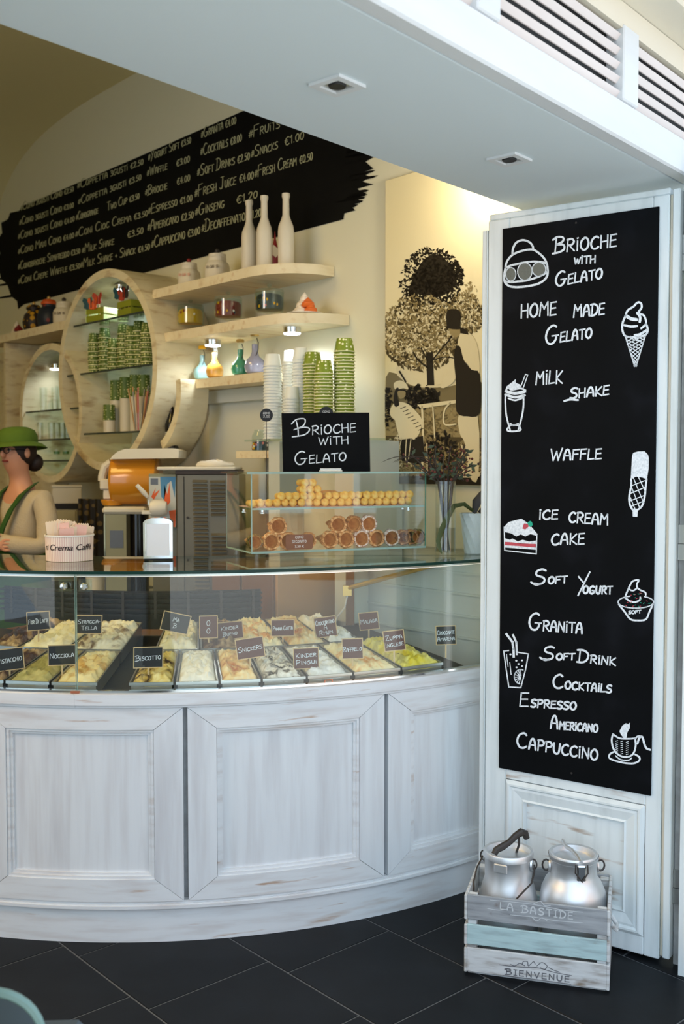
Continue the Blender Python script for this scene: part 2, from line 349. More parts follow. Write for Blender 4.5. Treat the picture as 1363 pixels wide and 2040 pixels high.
    def build(s, name, mats, parent=None, world=False, smooth=.6, **tags):
        me = bpy.data.meshes.new(name)
        vs = s.v
        if world and parent is not None:
            inv = WM(parent).inverted(); vs = [inv @ p for p in vs]
        me.from_pydata([tuple(p) for p in vs], [], s.f)
        if not isinstance(mats, (list, tuple)): mats = [mats]
        for m_ in mats: me.materials.append(MATS[m_] if isinstance(m_, str) else m_)
        if len(mats) > 1: me.polygons.foreach_set('material_index', s.mi)
        if smooth:
            me.shade_smooth(); me.set_sharp_from_angle(angle=smooth)
        me.update()
        o = bpy.data.objects.new(name, me); sc.collection.objects.link(o)
        if parent is not None: o.parent = parent
        for k, v_ in tags.items(): o[k] = v_
        return o
def WM(o):
    m = Matrix.Translation(o.location) @ o.rotation_euler.to_matrix().to_4x4() @ Matrix.Diagonal(Vector((*o.scale, 1)))
    return (WM(o.parent) @ m) if o.parent else m
def thing(name, label, cat, loc=(0, 0, 0), rz=0, group=None, kind=None):
    o = bpy.data.objects.new(name, None); o.empty_display_size = .05; sc.collection.objects.link(o)
    o.location = loc; o.rotation_euler = (0, 0, rz); o['label'] = label; o['category'] = cat
    if group: o['group'] = group
    if kind: o['kind'] = kind
    return o
def struct(name): 
    o = bpy.data.objects.new(name, None); sc.collection.objects.link(o); o['kind'] = 'structure'; return o
def dup(root, loc, rz=None, label=None, group=None, sc_=None):
    r = root.copy(); sc.collection.objects.link(r); r.location = loc
    if rz is not None: r.rotation_euler = (0, 0, rz)
    if sc_: r.scale = sc_
    if label: r['label'] = label
    if group: r['group'] = group
    for ch in list(root.children):
        c = ch.copy(); sc.collection.objects.link(c); c.parent = r
        for g in ch.children:
            d = g.copy(); sc.collection.objects.link(d); d.parent = c
    return r
def inst(name, me, parent):
    o = bpy.data.objects.new(name, me); sc.collection.objects.link(o); o.parent = parent; return o
# ---------------------------------------------------------------- stroke lettering
G = {
 'A': (.62, [(1, [(0, 0), (.08, .6), (.22, .98), (.38, .98), (.52, .6), (.6, 0)]), (0, [(.08, .42), (.56, .42)])]),
 'B': (.62, [(0, [(.06, 0), (.1, 1)]), (1, [(-.12, .86), (.15, 1.02), (.5, .95), (.5, .7), (.12, .52)]), (1, [(.12, .52), (.55, .48), (.62, .2), (.35, .02), (-.1, -.04)])]),
 'C': (.6, [(1, [(.56, .88), (.38, 1), (.1, .8), (.0, .4), (.15, .05), (.4, 0), (.6, .14)])]),
 'D': (.62, [(0, [(.06, 0), (.08, 1)]), (1, [(-.1, .98), (.3, 1), (.6, .72), (.55, .25), (.3, .0), (-.08, -.02)])]),
 'E': (.5, [(0, [(.46, 1), (.03, .97), (0, 0), (.48, .03)]), (0, [(.02, .52), (.42, .55)])]),
 'F': (.5, [(0, [(.5, 1), (.03, .97), (0, 0)]), (0, [(.02, .52), (.42, .55)])]),
 'G': (.7, [(1, [(.58, .9), (.38, 1), (.1, .8), (.0, .4), (.15, .05), (.4, 0), (.58, .2), (.6, .42)]), (0, [(.36, .42), (.72, .42)])]),
 'H': (.58, [(0, [(0, 1), (.03, 0)]), (0, [(.52, 1), (.55, 0)]), (0, [(.02, .5), (.54, .54)])]),
 'I': (.16, [(0, [(.06, .78), (.08, 0)]), (0, [(.04, 1.02), (.09, 1.04)])]),
 '|': (.32, [(0, [(.16, 0), (.16, 1)]), (0, [(0, 0), (.32, 0)]), (0, [(0, 1), (.32, 1)])]),
 'J': (.5, [(0, [(.1, 1), (.5, 1)]), (1, [(.34, 1), (.34, .2), (.15, 0), (0, .12)])]),
 'K': (.56, [(0, [(.02, 1), (.04, 0)]), (0, [(.52, .95), (.05, .42), (.56, 0)])]),
 'L': (.48, [(0, [(.04, 1), (.0, 0), (.48, .05)])]),
 'M': (.7, [(0, [(0, 0), (.06, 1), (.34, .5), (.62, 1), (.68, 0)])]),
 'N': (.6, [(0, [(0, 0), (.04, 1), (.54, .05), (.56, 1)])]),
 'O': (.66, [(1, [(.3, 1), (.06, .75), (.02, .3), (.25, 0), (.52, .12), (.62, .55), (.48, .92), (.28, 1)])]),
 'P': (.55, [(0, [(.04, 0), (.06, 1)]), (1, [(0, .95), (.35, 1), (.54, .78), (.4, .52), (.06, .46)])]),
 'Q': (.66, [(1, [(.3, 1), (.06, .75), (.02, .3), (.25, 0), (.52, .12), (.62, .55), (.48, .92), (.28, 1)]), (0, [(.4, .25), (.66, -.05)])]),
 'R': (.6, [(0, [(.04, 0), (.06, 1)]), (1, [(0, .95), (.35, 1), (.54, .78), (.4, .54), (.08, .48)]), (0, [(.2, .48), (.6, 0)])]),
 'S': (.55, [(1, [(.54, .9), (.35, 1), (.1, .88), (.1, .62), (.45, .42), (.5, .15), (.28, 0), (0, .06)])]),
 'T': (.56, [(0, [(0, .97), (.58, 1)]), (0, [(.28, .98), (.3, 0)])]),
 'U': (.6, [(1, [(.02, 1), (.03, .3), (.22, 0), (.48, .15), (.56, 1)])]),
 'V': (.58, [(0, [(0, 1), (.28, 0), (.56, 1)])]),
 'W': (.8, [(0, [(0, .95), (.2, 0), (.42, .75), (.56, 0), (.82, 1)])]),
 'X': (.55, [(0, [(0, 1), (.55, 0)]), (0, [(.55, 1), (0, 0)])]),
 'Y': (.6, [(0, [(0, 1), (.3, .5)]), (0, [(.62, 1), (.1, -.15)])]),
 'Z': (.55, [(0, [(0, 1), (.55, 1), (0, 0), (.55, 0)])]),
 '#': (.6, [(0, [(.1, .1), (.25, .95)]), (0, [(.35, .1), (.5, .95)]), (0, [(0, .38), (.58, .4)]), (0, [(.05, .68), (.62, .7)])]),
 '€': (.6, [(1, [(.6, .9), (.4, 1), (.15, .8), (.08, .4), (.2, .05), (.45, 0), (.6, .12)]), (0, [(-.02, .6), (.4, .6)]), (0, [(-.02, .4), (.38, .4)])]),
 '0': (.5, [(1, [(.25, 1), (.02, .7), (.05, .2), (.25, 0), (.46, .3), (.44, .8), (.22, 1)])]),
 '1': (.3, [(0, [(0, .7), (.2, 1), (.22, 0)])]),
 '2': (.5, [(1, [(.02, .8), (.2, 1), (.44, .85), (.3, .45), (.0, .02)]), (0, [(0, .02), (.5, .02)])]),
 '3': (.5, [(1, [(.02, .92), (.3, 1), (.44, .8), (.15, .55)]), (1, [(.15, .55), (.46, .4), (.42, .08), (.02, .03)])]),
 '4': (.5, [(0, [(.3, 1), (0, .35), (.5, .37)]), (0, [(.36, .7), (.34, 0)])]),
 '5': (.5, [(0, [(.48, 1), (.1, 1), (.06, .58)]), (1, [(.06, .58), (.4, .55), (.44, .15), (.02, .02)])]),
 '8': (.5, [(1, [(.24, .52), (.04, .75), (.24, 1), (.42, .78), (.24, .52), (.02, .25), (.24, 0), (.46, .25), (.24, .52)])]),
 '.': (.14, [(0, [(.03, .02), (.08, .02)])]), ',': (.14, [(0, [(.08, .06), (.02, -.12)])]), "'": (.14, [(0, [(.08, 1), (.04, .82)])]),
 '+': (.5, [(0, [(0, .45), (.46, .45)]), (0, [(.23, .22), (.23, .68)])]), '-': (.4, [(0, [(0, .45), (.36, .45)])]),
 ' ': (.4, []),
}
def write(mb, text, x0, y0, x1, y1, h, f, wd, H=None, gap=.16, ydir=-1, slant=.0, up=None, jit=.03):
    """letters from (x0,y0) to (x1,y1) on the baseline, small caps h, first letters of words H; f maps to 3-D"""
    H = H or h; tot = 0; items = []; first = True
    for ch in text:
        big = first and ch.isalpha(); k = H if big else h
        g = G.get(ch, G[' ']); items.append((g, tot, k)); tot += (g[0]+gap)*k
        first = (ch in ' #')
    L = math.hypot(x1-x0, y1-y0); ux, uy = (x1-x0)/L, (y1-y0)/L; q = L/max(tot-gap*h, 1e-6)
    if up is None: up = (0, ydir)
    for g, off, k in items:
        jy = rnd.uniform(-jit, jit)*h; js = 1+rnd.uniform(-jit, jit)
        for sm, pts in g[1]:
            P = []
            for a, b in pts:
                t = (off+(a+slant*b)*k)*q; P.append((x0+ux*t+up[0]*(b*k*js+jy), y0+uy*t+up[1]*(b*k*js+jy)))
            mb.stroke(P, wd, f, smooth=sm)
    return mb

ORD = ['first', 'second', 'third', 'fourth', 'fifth', 'sixth', 'seventh', 'eighth', 'ninth', 'tenth', 'eleventh', 'twelfth', 'thirteenth', 'fourteenth', 'fifteenth', 'sixteenth', 'seventeenth', 'eighteenth', 'nineteenth', 'twentieth', 'twenty-first', 'twenty-second', 'twenty-third', 'twenty-fourth', 'twenty-fifth', 'twenty-sixth', 'twenty-seventh', 'twenty-eighth', 'twenty-ninth', 'thirtieth', 'thirty-first', 'thirty-second', 'thirty-third']
# ================================================================ STRUCTURE
# floor: square slate tiles laid in rows along the wall direction
fl = struct('floor')
F3 = lambda u_, v_, z: U*u_+V*v_+Vector((0, 0, z))
MB().prism([(-6, -4), (9, -4), (9, 11), (-6, 11)], lambda a, b: F3(a, b, -.0022), lambda a, b: F3(a, b, -.08)).build('grout_bed', 'grout', fl, smooth=0)
TS = .4425; ulines = [1.53+(i-8)*.4447 for i in range(0, 19)]
tile_me = None
for i in range(18):
    u0 = ulines[i]; off = 2.690-.1*(i-7)
    for j in range(-9, 9):
        v0 = off+j*.436; cu, cv = u0+.222, v0+.218
        if not (-.3 < cu < 4.2 and .62 < cv < 3.6): continue
        if tile_me is None:
            mbb = MB().box(-.2196, .2196, -.2154, .2154, -.03, 0, b=.0012)
            ob = mbb.build('tile', 'slate', fl); tile_me = ob.data
        else: ob = inst('tile', tile_me, fl)
        p = F3(cu, cv, rnd.uniform(-.0006, .0004)); ob.location = p; ob.rotation_euler = (rnd.uniform(-.001, .001), rnd.uniform(-.001, .001), math.atan2(U.y, U.x)+(PI if rnd.random() < .5 else 0))
MB().prism([(-9, -14), (14, -14), (14, .72), (-9, .72)], lambda a, b: F3(a, b, -.001), lambda a, b: F3(a, b, -.0021)).build('bounce_pavement', 'pavement', fl, smooth=0)  # pale paving added out of view to bounce daylight up to the soffit
MB().prism([(-6, 3.6), (9, 3.6), (9, 11), (-6, 11)], lambda a, b: F3(a, b, .001), lambda a, b: F3(a, b, -.001)).build('floor_slab', 'slate', fl, smooth=0)
# wall with shelves (Wp plane) with the lunette arch; vault springs from it into the room
wl = struct('wall_back')
MB().prism([(-6.5, 0), (1.38, 0), (1.38, 4.6), (-6.5, 4.6)], lambda a, b: Wp(a, 0, b), lambda a, b: Wp(a, -.15, b)).build('plaster', 'wall_paint', wl, smooth=0)
vt = struct('ceiling')
arch = []
cs, cz, rz_ = -2.0, 2.55, 1.36
for i in range(41):
    a = math.cos(PI*i/40); rx = 2.3 if a > 0 else 3.33
    arch.append((cs-rx*a, cz+rz_*max(0, 1-abs(a)**3.6)**(1/3.6)))
mb = MB(); vs = []; fs = []
for s_, z_ in arch: vs += [Wp(s_, -.01, z_), Wp(s_*1.0, 4.3, z_), Wp(s_, 4.3, z_+.25), Wp(s_, -.01, z_+.25)]
for i in range(len(arch)-1):
    o = i*4
    for k in range(4): fs.append((o+k, o+(k+1) % 4, o+4+(k+1) % 4, o+4+k))
mb.add(vs, fs).build('vault', 'vault_paint', vt)
lw_ = struct('wall_left')
MB().prism([(-.3, 0), (4.3, 0), (4.3, 4.2), (-.3, 4.2)], lambda a, b: Wp(-4.45, a, b), lambda a, b: Wp(-4.6, a, b)).build('plaster', 'vault_paint', lw_, smooth=0)
fw = struct('wall_front')   # far end of the shop, left of and behind the camera, out of view
MB().prism([(-4.6, 0), (-1.0, 0), (-1.0, 4.2), (-4.6, 4.2)], lambda a, b: Wp(a, 4.3, b), lambda a, b: Wp(a, 4.4, b)).build('plaster', 'vault_paint', fw, smooth=0)
MB().prism([(-5, 1.2), (9, 1.2), (9, 11), (-5, 11)], lambda a, b: F3(a, b, 4.601), lambda a, b: F3(a, b, 4.8)).build('sun_block_roof', 'vault_paint', fw, smooth=0)  # roof added out of view to keep the sun out of the room
MB().prism([(-5.0, 0), (-.78, 0), (-.78, 4.4), (-5.0, 4.4)], lambda a, b: Fp(a, -.02, b), lambda a, b: Fp(a, -.30, b)).build('sky_block_pier', 'vault_paint', fw, smooth=0)  # pier added out of view, blocks sky light from the left
MB().prism([(2.65, 0), (9, 0), (9, 4.59), (2.65, 4.59)], lambda a, b: Fp(a, -.02, b), lambda a, b: Fp(a, -.30, b)).build('facade_wall', 'fascia_paint', fw, smooth=0)
# lintel over the opening: soffit slab, wall above it, fascia with louvres
lt = struct('ceiling_lintel')
pf = [onz(-200, -24, 2.49), onz(1045, 420, 2.49)]; dd = (pf[1]-pf[0]).normalized()
inner = [pf[0]-dd*.8, pf[1]+dd*.35]; outer = [Fp(-2.2, .0, 2.49), Fp(2.6, .0, 2.49)]
q = [inner[0], inner[1], outer[1], outer[0]]
mb = MB(); mb.add([p.copy() for p in q]+[p+Vector((0, 0, 1.9)) for p in q], [(0, 1, 2, 3), (4, 7, 6, 5), (0, 4, 5, 1), (1, 5, 6, 2), (2, 6, 7, 3), (3, 7, 4, 0)])
mb.build('soffit', 'soffit_paint', lt, smooth=0)
for k, (x, y) in enumerate([(672, 168), (1015, 316)]):
    c = onz(x, y, 2.49)
    t = thing('recessed_downlight', ['square white recessed downlight in the soffit, the one nearer the middle of the picture', 'square white recessed downlight in the soffit, the one near the chalkboard'][k], 'lamp', c, math.atan2(dd.y, dd.x), 'downlights in the soffit')
    mb = MB()
    for a, b, e, g_ in ((-.048, .048, -.048, -.03), (-.048, .048, .03, .048), (-.048, -.03, -.03, .03), (.03, .048, -.03, .03)): mb.box(a, b, e, g_, -.007, 0)
    mb.build('frame', 'fascia_paint', t)
    MB().box(-.03, .03, -.03, .03, -.0025, -.0005).build('recess', 'steel', t)
    MB().lathe([(.022, 0), (.02, -.004)], 16, z0=-.0026).build('lamp_face', 'dark_metal', t)
fs_ = struct('trim_1')      # fascia and louvres above the opening
def fbox(mb, t0, t1, d0, d1, z0, z1, b=0): return mb.box(t0, t1, d0, d1, z0, z1, b=b, tf=lambda p: Fp(p.x, p.y, p.z))
fbox(MB(), -1.6, 2.5, .001, .052, 2.49, 2.597, b=.006).build('bottom_rail', 'fascia_paint', fs_)
fbox(MB(), -1.6, 2.5, -.0, .05, 2.79, 2.86).build('top_rail', 'trim_cream', fs_)
for t0 in (-.33, .409, 1.146, 1.885):
    fbox(MB(), t0, t0+.097, .0, .056, 2.597, 2.80, b=.004).build('mullion', 'fascia_paint', fs_)
fbox(MB(), -1.6, 2.5, -.004, .002, 2.59, 2.80).build('louvre_gap_shade', 'dark', fs_)  # near-black sheet puts the shade of the gap behind the slats into colour
slat = None
for bay in range(4):
    ta = (-.233, .506, 1.243, -.95)[bay]; L = (.642, .640, .642, .62)[bay]
    for k in range(5):
        zz = 2.603+k*.0385
        mb = MB(); prof = [(.046, .0175), (.041, .0195), (.027, .005), (.031, .0025), (.034, .003)]
        mb.prism([(a, b) for a, b in prof], lambda a, b: Fp(ta, a, zz+b), lambda a, b: Fp(ta+L, a, zz+b))
        mb.build('slat', 'slat_paint', fs_, smooth=0)
mb = MB(); fbox(mb, -1.6, 2.6, .0, .17, 2.862, 2.93, b=.008); mb.build('cornice', 'trim_cream', fs_)
mb = MB(); fbox(mb, -1.6, 2.6, .0, .36, 2.93, 3.0, b=.008); mb.build('cornice_upper', 'trim_cream', fs_)
# facade post right of the door, with hinge
wr = struct('wall_right')
tP = bt(1352, 1500)[0]
t_post = .64
MB().box(t_post, t_post+.7, -.13, .035, 0, 2.49, tf=lambda p: Bp(p.x, p.y, p.z)).build('door_post', 'paint_door', wr, smooth=0)
MB().box(t_post-.035, t_post, -.13, -.03, 0, 2.47, tf=lambda p: Bp(p.x, p.y, p.z)).build('rebate', 'groove_paint', wr, smooth=0)
# the folded door leaf that carries the chalkboard
dr = struct('door_1')
def dbox(mb, t0, t1, d0, d1, z0, z1, b=.003): return mb.box(t0, t1, d0, d1, z0, z1, b=b, tf=lambda p: Bp(p.x, p.y, p.z))
tL, tR, z0_, z1_ = -.057, .566, .012, 2.437
dbox(MB(), tL, .0225, -.045, -.006, z0_, z1_).build('stile', 'paint_door', dr)
dbox(MB(), .5155, tR, -.045, -.006, z0_, z1_).build('stile', 'paint_door', dr)
dbox(MB(), .023, .515, -.045, -.0065, 2.36, z1_).build('rail', 'paint_door', dr)
dbox(MB(), .023, .515, -.045, -.0065, .5045, .60).build('rail', 'paint_door_worn', dr)
dbox(MB(), .023, .515, -.045, -.0065, z0_, .0725).build('rail', 'paint_door', dr)
dbox(MB(), .023, .515, -.04, -.02, .6005, 2.3595).build('panel', 'paint_door', dr)
dbox(MB(), .023, .515, -.04, -.022, .073, .504).build('panel', 'paint_door_worn', dr)
def frame_steps(mb, t0, t1, z0, z1, prof, f):
    """mitred moulding: prof = list of (inset, depth)"""
    for (i0, d0), (i1, d1) in zip(prof[:-1], prof[1:]):
        A = [(t0+i0, z0+i0), (t1-i0, z0+i0), (t1-i0, z1-i0), (t0+i0, z1-i0)]; B = [(t0+i1, z0+i1), (t1-i1, z0+i1), (t1-i1, z1-i1), (t0+i1, z1-i1)]
        for k in range(4):
            l = (k+1) % 4; mb.add([f(A[k][0], d0, A[k][1]), f(A[l][0], d0, A[l][1]), f(B[l][0], d1, B[l][1]), f(B[k][0], d1, B[k][1])], [(0, 1, 2, 3)])
    return mb
frame_steps(MB(), .035, .503, .085, .492, [(-.012, -.0066), (0, .004), (.006, .004), (.012, -.004), (.02, -.002), (.05, -.010), (.056, -.006), (.062, -.022)], Bp).build('moulding', 'paint_door', dr)
MB().add([Bp(.097, -.0215, .147), Bp(.441, -.0215, .147), Bp(.441, -.0215, .43), Bp(.097, -.0215, .43)], [(0, 1, 2, 3)]).build('panel_field', 'paint_door_worn', dr, smooth=0)
dbox(MB(), tR+.001, tR+.012, -.045, -.012, z0_+.01, z1_).build('edge_bead', 'trim_cream', dr)
dbox(MB(), tR+.0125, tR+.036, -.05, .002, z0_+.012, z1_+.012).build('edge_strip', 'paint_door', dr)
dbox(MB(), tL+.001, tR, -.043, -.012, z1_+.001, z1_+.022).build('top_strip', 'paint_door', dr)
for z in (.20, 1.3, 2.2):
    mb = MB(); dbox(mb, tR+.037, t_post-.002, -.03, -.022, z, z+.05, 0); dbox(mb, tR+.037, t_post-.002, -.03, -.024, z+.052, z+.11, 0)
    mb.build('hinge', 'steel', dr, smooth=0)
# second leaf folded behind, its edge shows left of the first
d2 = struct('door_2')
for (a, b, d) in ((-.083, -.066, -.012), (-.0655, -.0605, -.008), (-.060, -.0575, -.014)):
    dbox(MB(), a, b, -.06, d, .012, 2.408, .002).build('stile', 'paint_door', d2)
dbox(MB(), -.083, .55, -.10, -.062, .012, 2.408, .002).build('panel', 'paint_door', d2)

# door leaf added out of view at the left, to shade the counter
d3 = struct('door_3_added')
LV = Vector((-.70, .714, 0)).normalized(); LN = Vector((LV.y, -LV.x, 0)); LO = Fp(-.83, 0, 0)
def lbox(mb, a, b_, d0, d1, z0, z1): return mb.box(a, b_, d0, d1, z0, z1, b=.003, tf=lambda p: LO+LV*p.x+LN*p.y+Vector((0, 0, p.z)))
lbox(MB(), .0, .075, -.045, -.002, .012, 2.44).build('stile', 'paint_door', d3); lbox(MB(), .995, 1.07, -.045, -.002, .012, 2.44).build('stile', 'paint_door', d3)
for z0, z1 in ((.012, .12), (.50, .60), (2.34, 2.44)): lbox(MB(), .0755, .9945, -.045, -.002, z0, z1).build('rail', 'paint_door', d3)
for z0, z1 in ((.121, .499), (.601, 2.339)): lbox(MB(), .0755, .9945, -.04, -.018, z0, z1).build('panel', 'paint_door', d3)

# house added across the street, unseen, to give the glass a warm reflection
wo = struct('wall_opposite_added')
MB().prism([(.6, 0), (6.4, 0), (6.4, 6.2), (.6, 6.2)], lambda a, b: F3(a, -8.0, b), lambda a, b: F3(a, -9.5, b)).build('facade', 'terracotta', wo, smooth=0)
for k in range(4):
    for z0 in (.9, 3.7):
        a = 1.1+k*1.35
        MB().prism([(a, z0), (a+.75, z0), (a+.75, z0+1.6), (a, z0+1.6)], lambda p, q_: F3(p, -7.97, q_), lambda p, q_: F3(p, -7.999, q_)).build('window_surround', 'fascia_paint', wo, smooth=0)
        MB().prism([(a+.1, z0+.1), (a+.65, z0+.1), (a+.65, z0+1.5), (a+.1, z0+1.5)], lambda p, q_: F3(p, -7.955, q_), lambda p, q_: F3(p, -7.969, q_)).build('window_pane', 'dark', wo, smooth=0)
# ================================================================ CHALKBOARD ON THE DOOR
cb = thing('menu_chalkboard', 'tall black chalkboard on the white door listing desserts and drinks', 'chalkboard', Bp(.266, 0, .54), BROT)
MB().box(0, .5355, -.0055, .001, .541, 2.402, b=.0008, tf=lambda p: Bp(p.x, p.y, p.z)).build('board', 'black_board', cb, world=True)
PB = BP+BN*.0018
fB = lambda x, y: onplane(x, y, PB, BN)
PB2 = BP+BN*.0023
fB2 = lambda x, y: onplane(x, y, PB2, BN)
for txt, x0, y0, x1, y1, h, H in [
    ('BRIOCHE', 1104, 504, 1228, 491, 24, 30), ('WITH', 1144, 526, 1186, 523, 14, 12), ('GELATO', 1107, 570, 1200, 554, 19, 28),
    ('HOME', 1038, 633, 1108, 627, 26, 26), ('MADE', 1143, 632, 1204, 626, 22, 24), ('GELATO', 1087, 686, 1179, 672, 19, 36),
    ('MILK', 1068, 766, 1120, 763, 25, 25), ('SHAKE', 1136, 794, 1213, 786, 18, 20), ('WAFFLE', 1097, 917, 1198, 914, 20, 23),
    ('ICE', 1074, 1034, 1111, 1034, 18, 18), ('CREAM', 1134, 1040, 1211, 1046, 21, 20), ('CAKE', 1099, 1085, 1164, 1084, 21, 21),
    ('SOFT', 1064, 1164, 1129, 1161, 13, 29), ('OGURT', 1162, 1182, 1219, 1183, 15, 15), ('GRANITA', 1054, 1254, 1160, 1262, 20, 33),
    ('SOFT', 1082, 1314, 1144, 1314, 12, 26), ('DRINK', 1152, 1318, 1226, 1326, 16, 24), ('COCKTAILS', 1102, 1370, 1218, 1380, 15, 27),
    ('ESPRESSO', 1036, 1407, 1148, 1414, 15, 27), ('AMERICANO', 1097, 1451, 1191, 1459, 15, 25), ('CAPPUCCINO', 1030, 1488, 1191, 1515, 21, 30)]:
    mb = write(MB(), txt, x0, y0, x1, y1, h, fB, 4.0, H, slant=.06, jit=.02)
    if txt == 'SHAKE': mb.stroke([(1124, 799), (1136, 796), (1152, 797)], 4, fB, True)
    if txt == 'SOFT': mb.stroke([(x0-6, y0-4), (x0+4, y0+1), (x0+12, y0-1)], 4, fB, True)
    if txt == 'OGURT': mb.stroke([(1153, 1149), (1163, 1161)], 4.4, fB); mb.stroke([(1175, 1140), (1152, 1186)], 4.4, fB)
    mb.build('lettering', 'chalk', cb, world=True, smooth=0)
def crop(ox, oy, k=3.894):
    return lambda x, y: onplane(ox+x/k, oy+y/k, PB, BN)
c2, c3, c4 = crop(980, 400), crop(980, 800), crop(980, 1180)
def up_(fn, ox, oy, k=3.894): return lambda x, y: onplane(ox+x/k, oy+y/k, PB2, BN)
c2b, c3b, c4b = up_(0, 980, 400), up_(0, 980, 800), up_(0, 980, 1180)
def ell(cx, cy, rx, ry, n=24, a0=0, a1=360): return [(cx+rx*math.cos(math.radians(a0+(a1-a0)*i/n)), cy+ry*math.sin(math.radians(a0+(a1-a0)*i/n))) for i in range(n+1)]
# bun
mb = MB(); S = lambda f, p, w=16, s=True: mb.stroke(p, w, f, s)
S(c2, [(160, 415), (165, 370), (190, 325), (240, 305), (290, 320), (316, 350), (322, 380)])
S(c2, [(105, 520), (118, 470), (160, 420), (230, 390), (310, 378), (360, 402), (405, 445), (427, 490), (434, 540)])
S(c2, [(108, 515), (97, 570), (98, 620), (115, 648), (155, 667), (230, 668), (340, 650), (400, 620), (430, 580), (434, 530)], 17)
S(c2, [(105, 520), (150, 502), (190, 492), (260, 478), (330, 471), (400, 478), (425, 492)]); S(c2, [(98, 624), (150, 631), (200, 626), (260, 620), (330, 600), (400, 572), (430, 548)])
for cx, cy, rx, ry in ((147, 570, 40, 52), (256, 548, 56, 68), (366, 532, 52, 54)): S(c2b, ell(cx, cy, rx, ry), 11, False)
mb.build('bun_drawing', 'chalk', cb, world=True, smooth=0)
mb = MB()
for cx, cy, rx, ry in ((147, 570, 38, 50), (256, 548, 54, 66), (366, 532, 50, 52)): mb.fill(ell(cx, cy, rx, ry)[:-1], c2)
mb.build('bun_filling', 'chalk_grey', cb, world=True, smooth=0)
# soft ice cone
mb = MB()
S(c2, [(1040, 885), (1055, 850), (1100, 820), (1120, 798), (1140, 787), (1160, 800), (1162, 830), (1140, 862), (1152, 878), (1180, 890), (1196, 930), (1196, 960)])
S(c2, [(1040, 885), (1030, 910), (1015, 950), (1013, 1000), (1035, 1048), (1100, 1058), (1190, 1040), (1210, 1000), (1198, 955)])
S(c2, [(1040, 890), (1080, 915), (1125, 922)], 26); S(c2, [(1128, 870), (1150, 900), (1148, 940)], 20); S(c2, [(1028, 965), (1080, 976), (1128, 972)], 18)
S(c2, [(1198, 955), (1178, 975), (1158, 990)], 16); S(c2, [(1206, 1000), (1150, 1035), (1108, 1042)], 18)
S(c2, [(1035, 1048), (1108, 1285)], 12, False); S(c2, [(1194, 1040), (1120, 1285)], 12, False); S(c2, [(1105, 1280), (1124, 1280)], 14, False)
for k in range(9):
    t = k/9; xl, yl = 1035+73*t, 1048+237*t; xr, yr = 1194-74*t, 1040+245*t
    t2 = min(1, t+.26); S(c2, [(xl, yl), (1194-74*t2, 1040+245*t2)], 9, False); S(c2, [(xr, yr), (1035+73*t2, 1048+237*t2)], 9, False)
for k in range(1, 4):
    t = k/4; S(c2, [(1035+159*t, 1050), (1194-74*(1-t)*.3, 1040+80*(1-t))], 9, False); S(c2, [(1035+159*t, 1050), (1035+73*t*.3, 1048+90*t)], 9, False)
mb.build('cone_drawing', 'chalk', cb, world=True, smooth=0)
# milk shake
mb = MB()
mb.fill([(118, 1455), (125, 1432), (160, 1405), (185, 1383), (186, 1412), (225, 1428), (218, 1450), (175, 1462)], c2)
S(c2, [(108, 1478), (180, 1494), (258, 1480)], 24); S(c2, [(105, 1503), (180, 1524), (256, 1508)], 20); S(c2, [(128, 1532), (180, 1548), (242, 1528)], 13); S(c2, [(110, 1475), (125, 1440), (150, 1465), (220, 1455), (262, 1470)], 14)
S(c2, [(107, 1500), (105, 1560), (113, 1668), (143, 1780)], 13); S(c2, [(247, 1510), (245, 1600), (232, 1680), (205, 1780)], 13)
S(c3, [(143, 172), (170, 184), (205, 172)], 13); S(c3, [(145, 184), (120, 212), (128, 228), (170, 231), (220, 223), (222, 208), (203, 184), (145, 184)], 13)
S(c2, [(225, 1442), (262, 1345), (279, 1352), (243, 1455)], 10, False)
mb.build('milkshake_drawing', 'chalk', cb, world=True, smooth=0)
# waffle on a stick
mb = MB()
mb.fill([(1088, 420), (1098, 398), (1130, 388), (1185, 386), (1212, 412), (1219, 440), (1217, 520), (1204, 604), (1170, 590), (1120, 582), (1078, 604), (1084, 500)], c3)
S(c3, [(1080, 600), (1082, 650), (1066, 740), (1072, 800), (1094, 842)], 15); S(c3, [(1135, 838), (1166, 808), (1186, 740), (1195, 650), (1202, 600)], 15)
mb.fill([(1092, 830), (1094, 892), (1130, 894), (1134, 832)], c3)
for a, b in (((1100, 595), (1180, 790)), ((1085, 665), (1148, 825)), ((1140, 590), (1190, 695)), ((1088, 652), (1192, 612)), ((1078, 712), (1190, 665)), ((1070, 772), (1186, 727)), ((1085, 812), (1168, 776)), ((1075, 745), (1110, 830))): S(c3, [a, b], 10, False)
mb.build('waffle_drawing', 'chalk', cb, world=True, smooth=0)
# cake
mb = MB()
mb.fill([(95, 972), (130, 935), (230, 908), (290, 950), (352, 1025), (345, 1040), (300, 1028), (260, 1046), (225, 1030), (190, 1046), (150, 1022), (100, 1012)], c3)
S(c3, [(96, 975), (100, 1155), (345, 1182), (350, 1028)], 12, False)
mb.fill([(100, 1060), (140, 1072), (160, 1062), (200, 1084), (240, 1072), (290, 1086), (342, 1078), (342, 1106), (100, 1090)], c3); mb.fill([(100, 1112), (340, 1130), (344, 1150), (100, 1132)], c3)
mb.build('cake_drawing', 'chalk', cb, world=True, smooth=0)
mb = MB(); mb.fill([(102, 1088), (160, 1092), (220, 1102), (340, 1104), (340, 1132), (200, 1120), (102, 1114)], c3b); mb.fill([(250, 945), (280, 950), (286, 970), (260, 992), (237, 985)], c3b)
mb.build('cake_filling', 'chalk_red', cb, world=True, smooth=0, label='red layer and strawberry of the cake drawing')
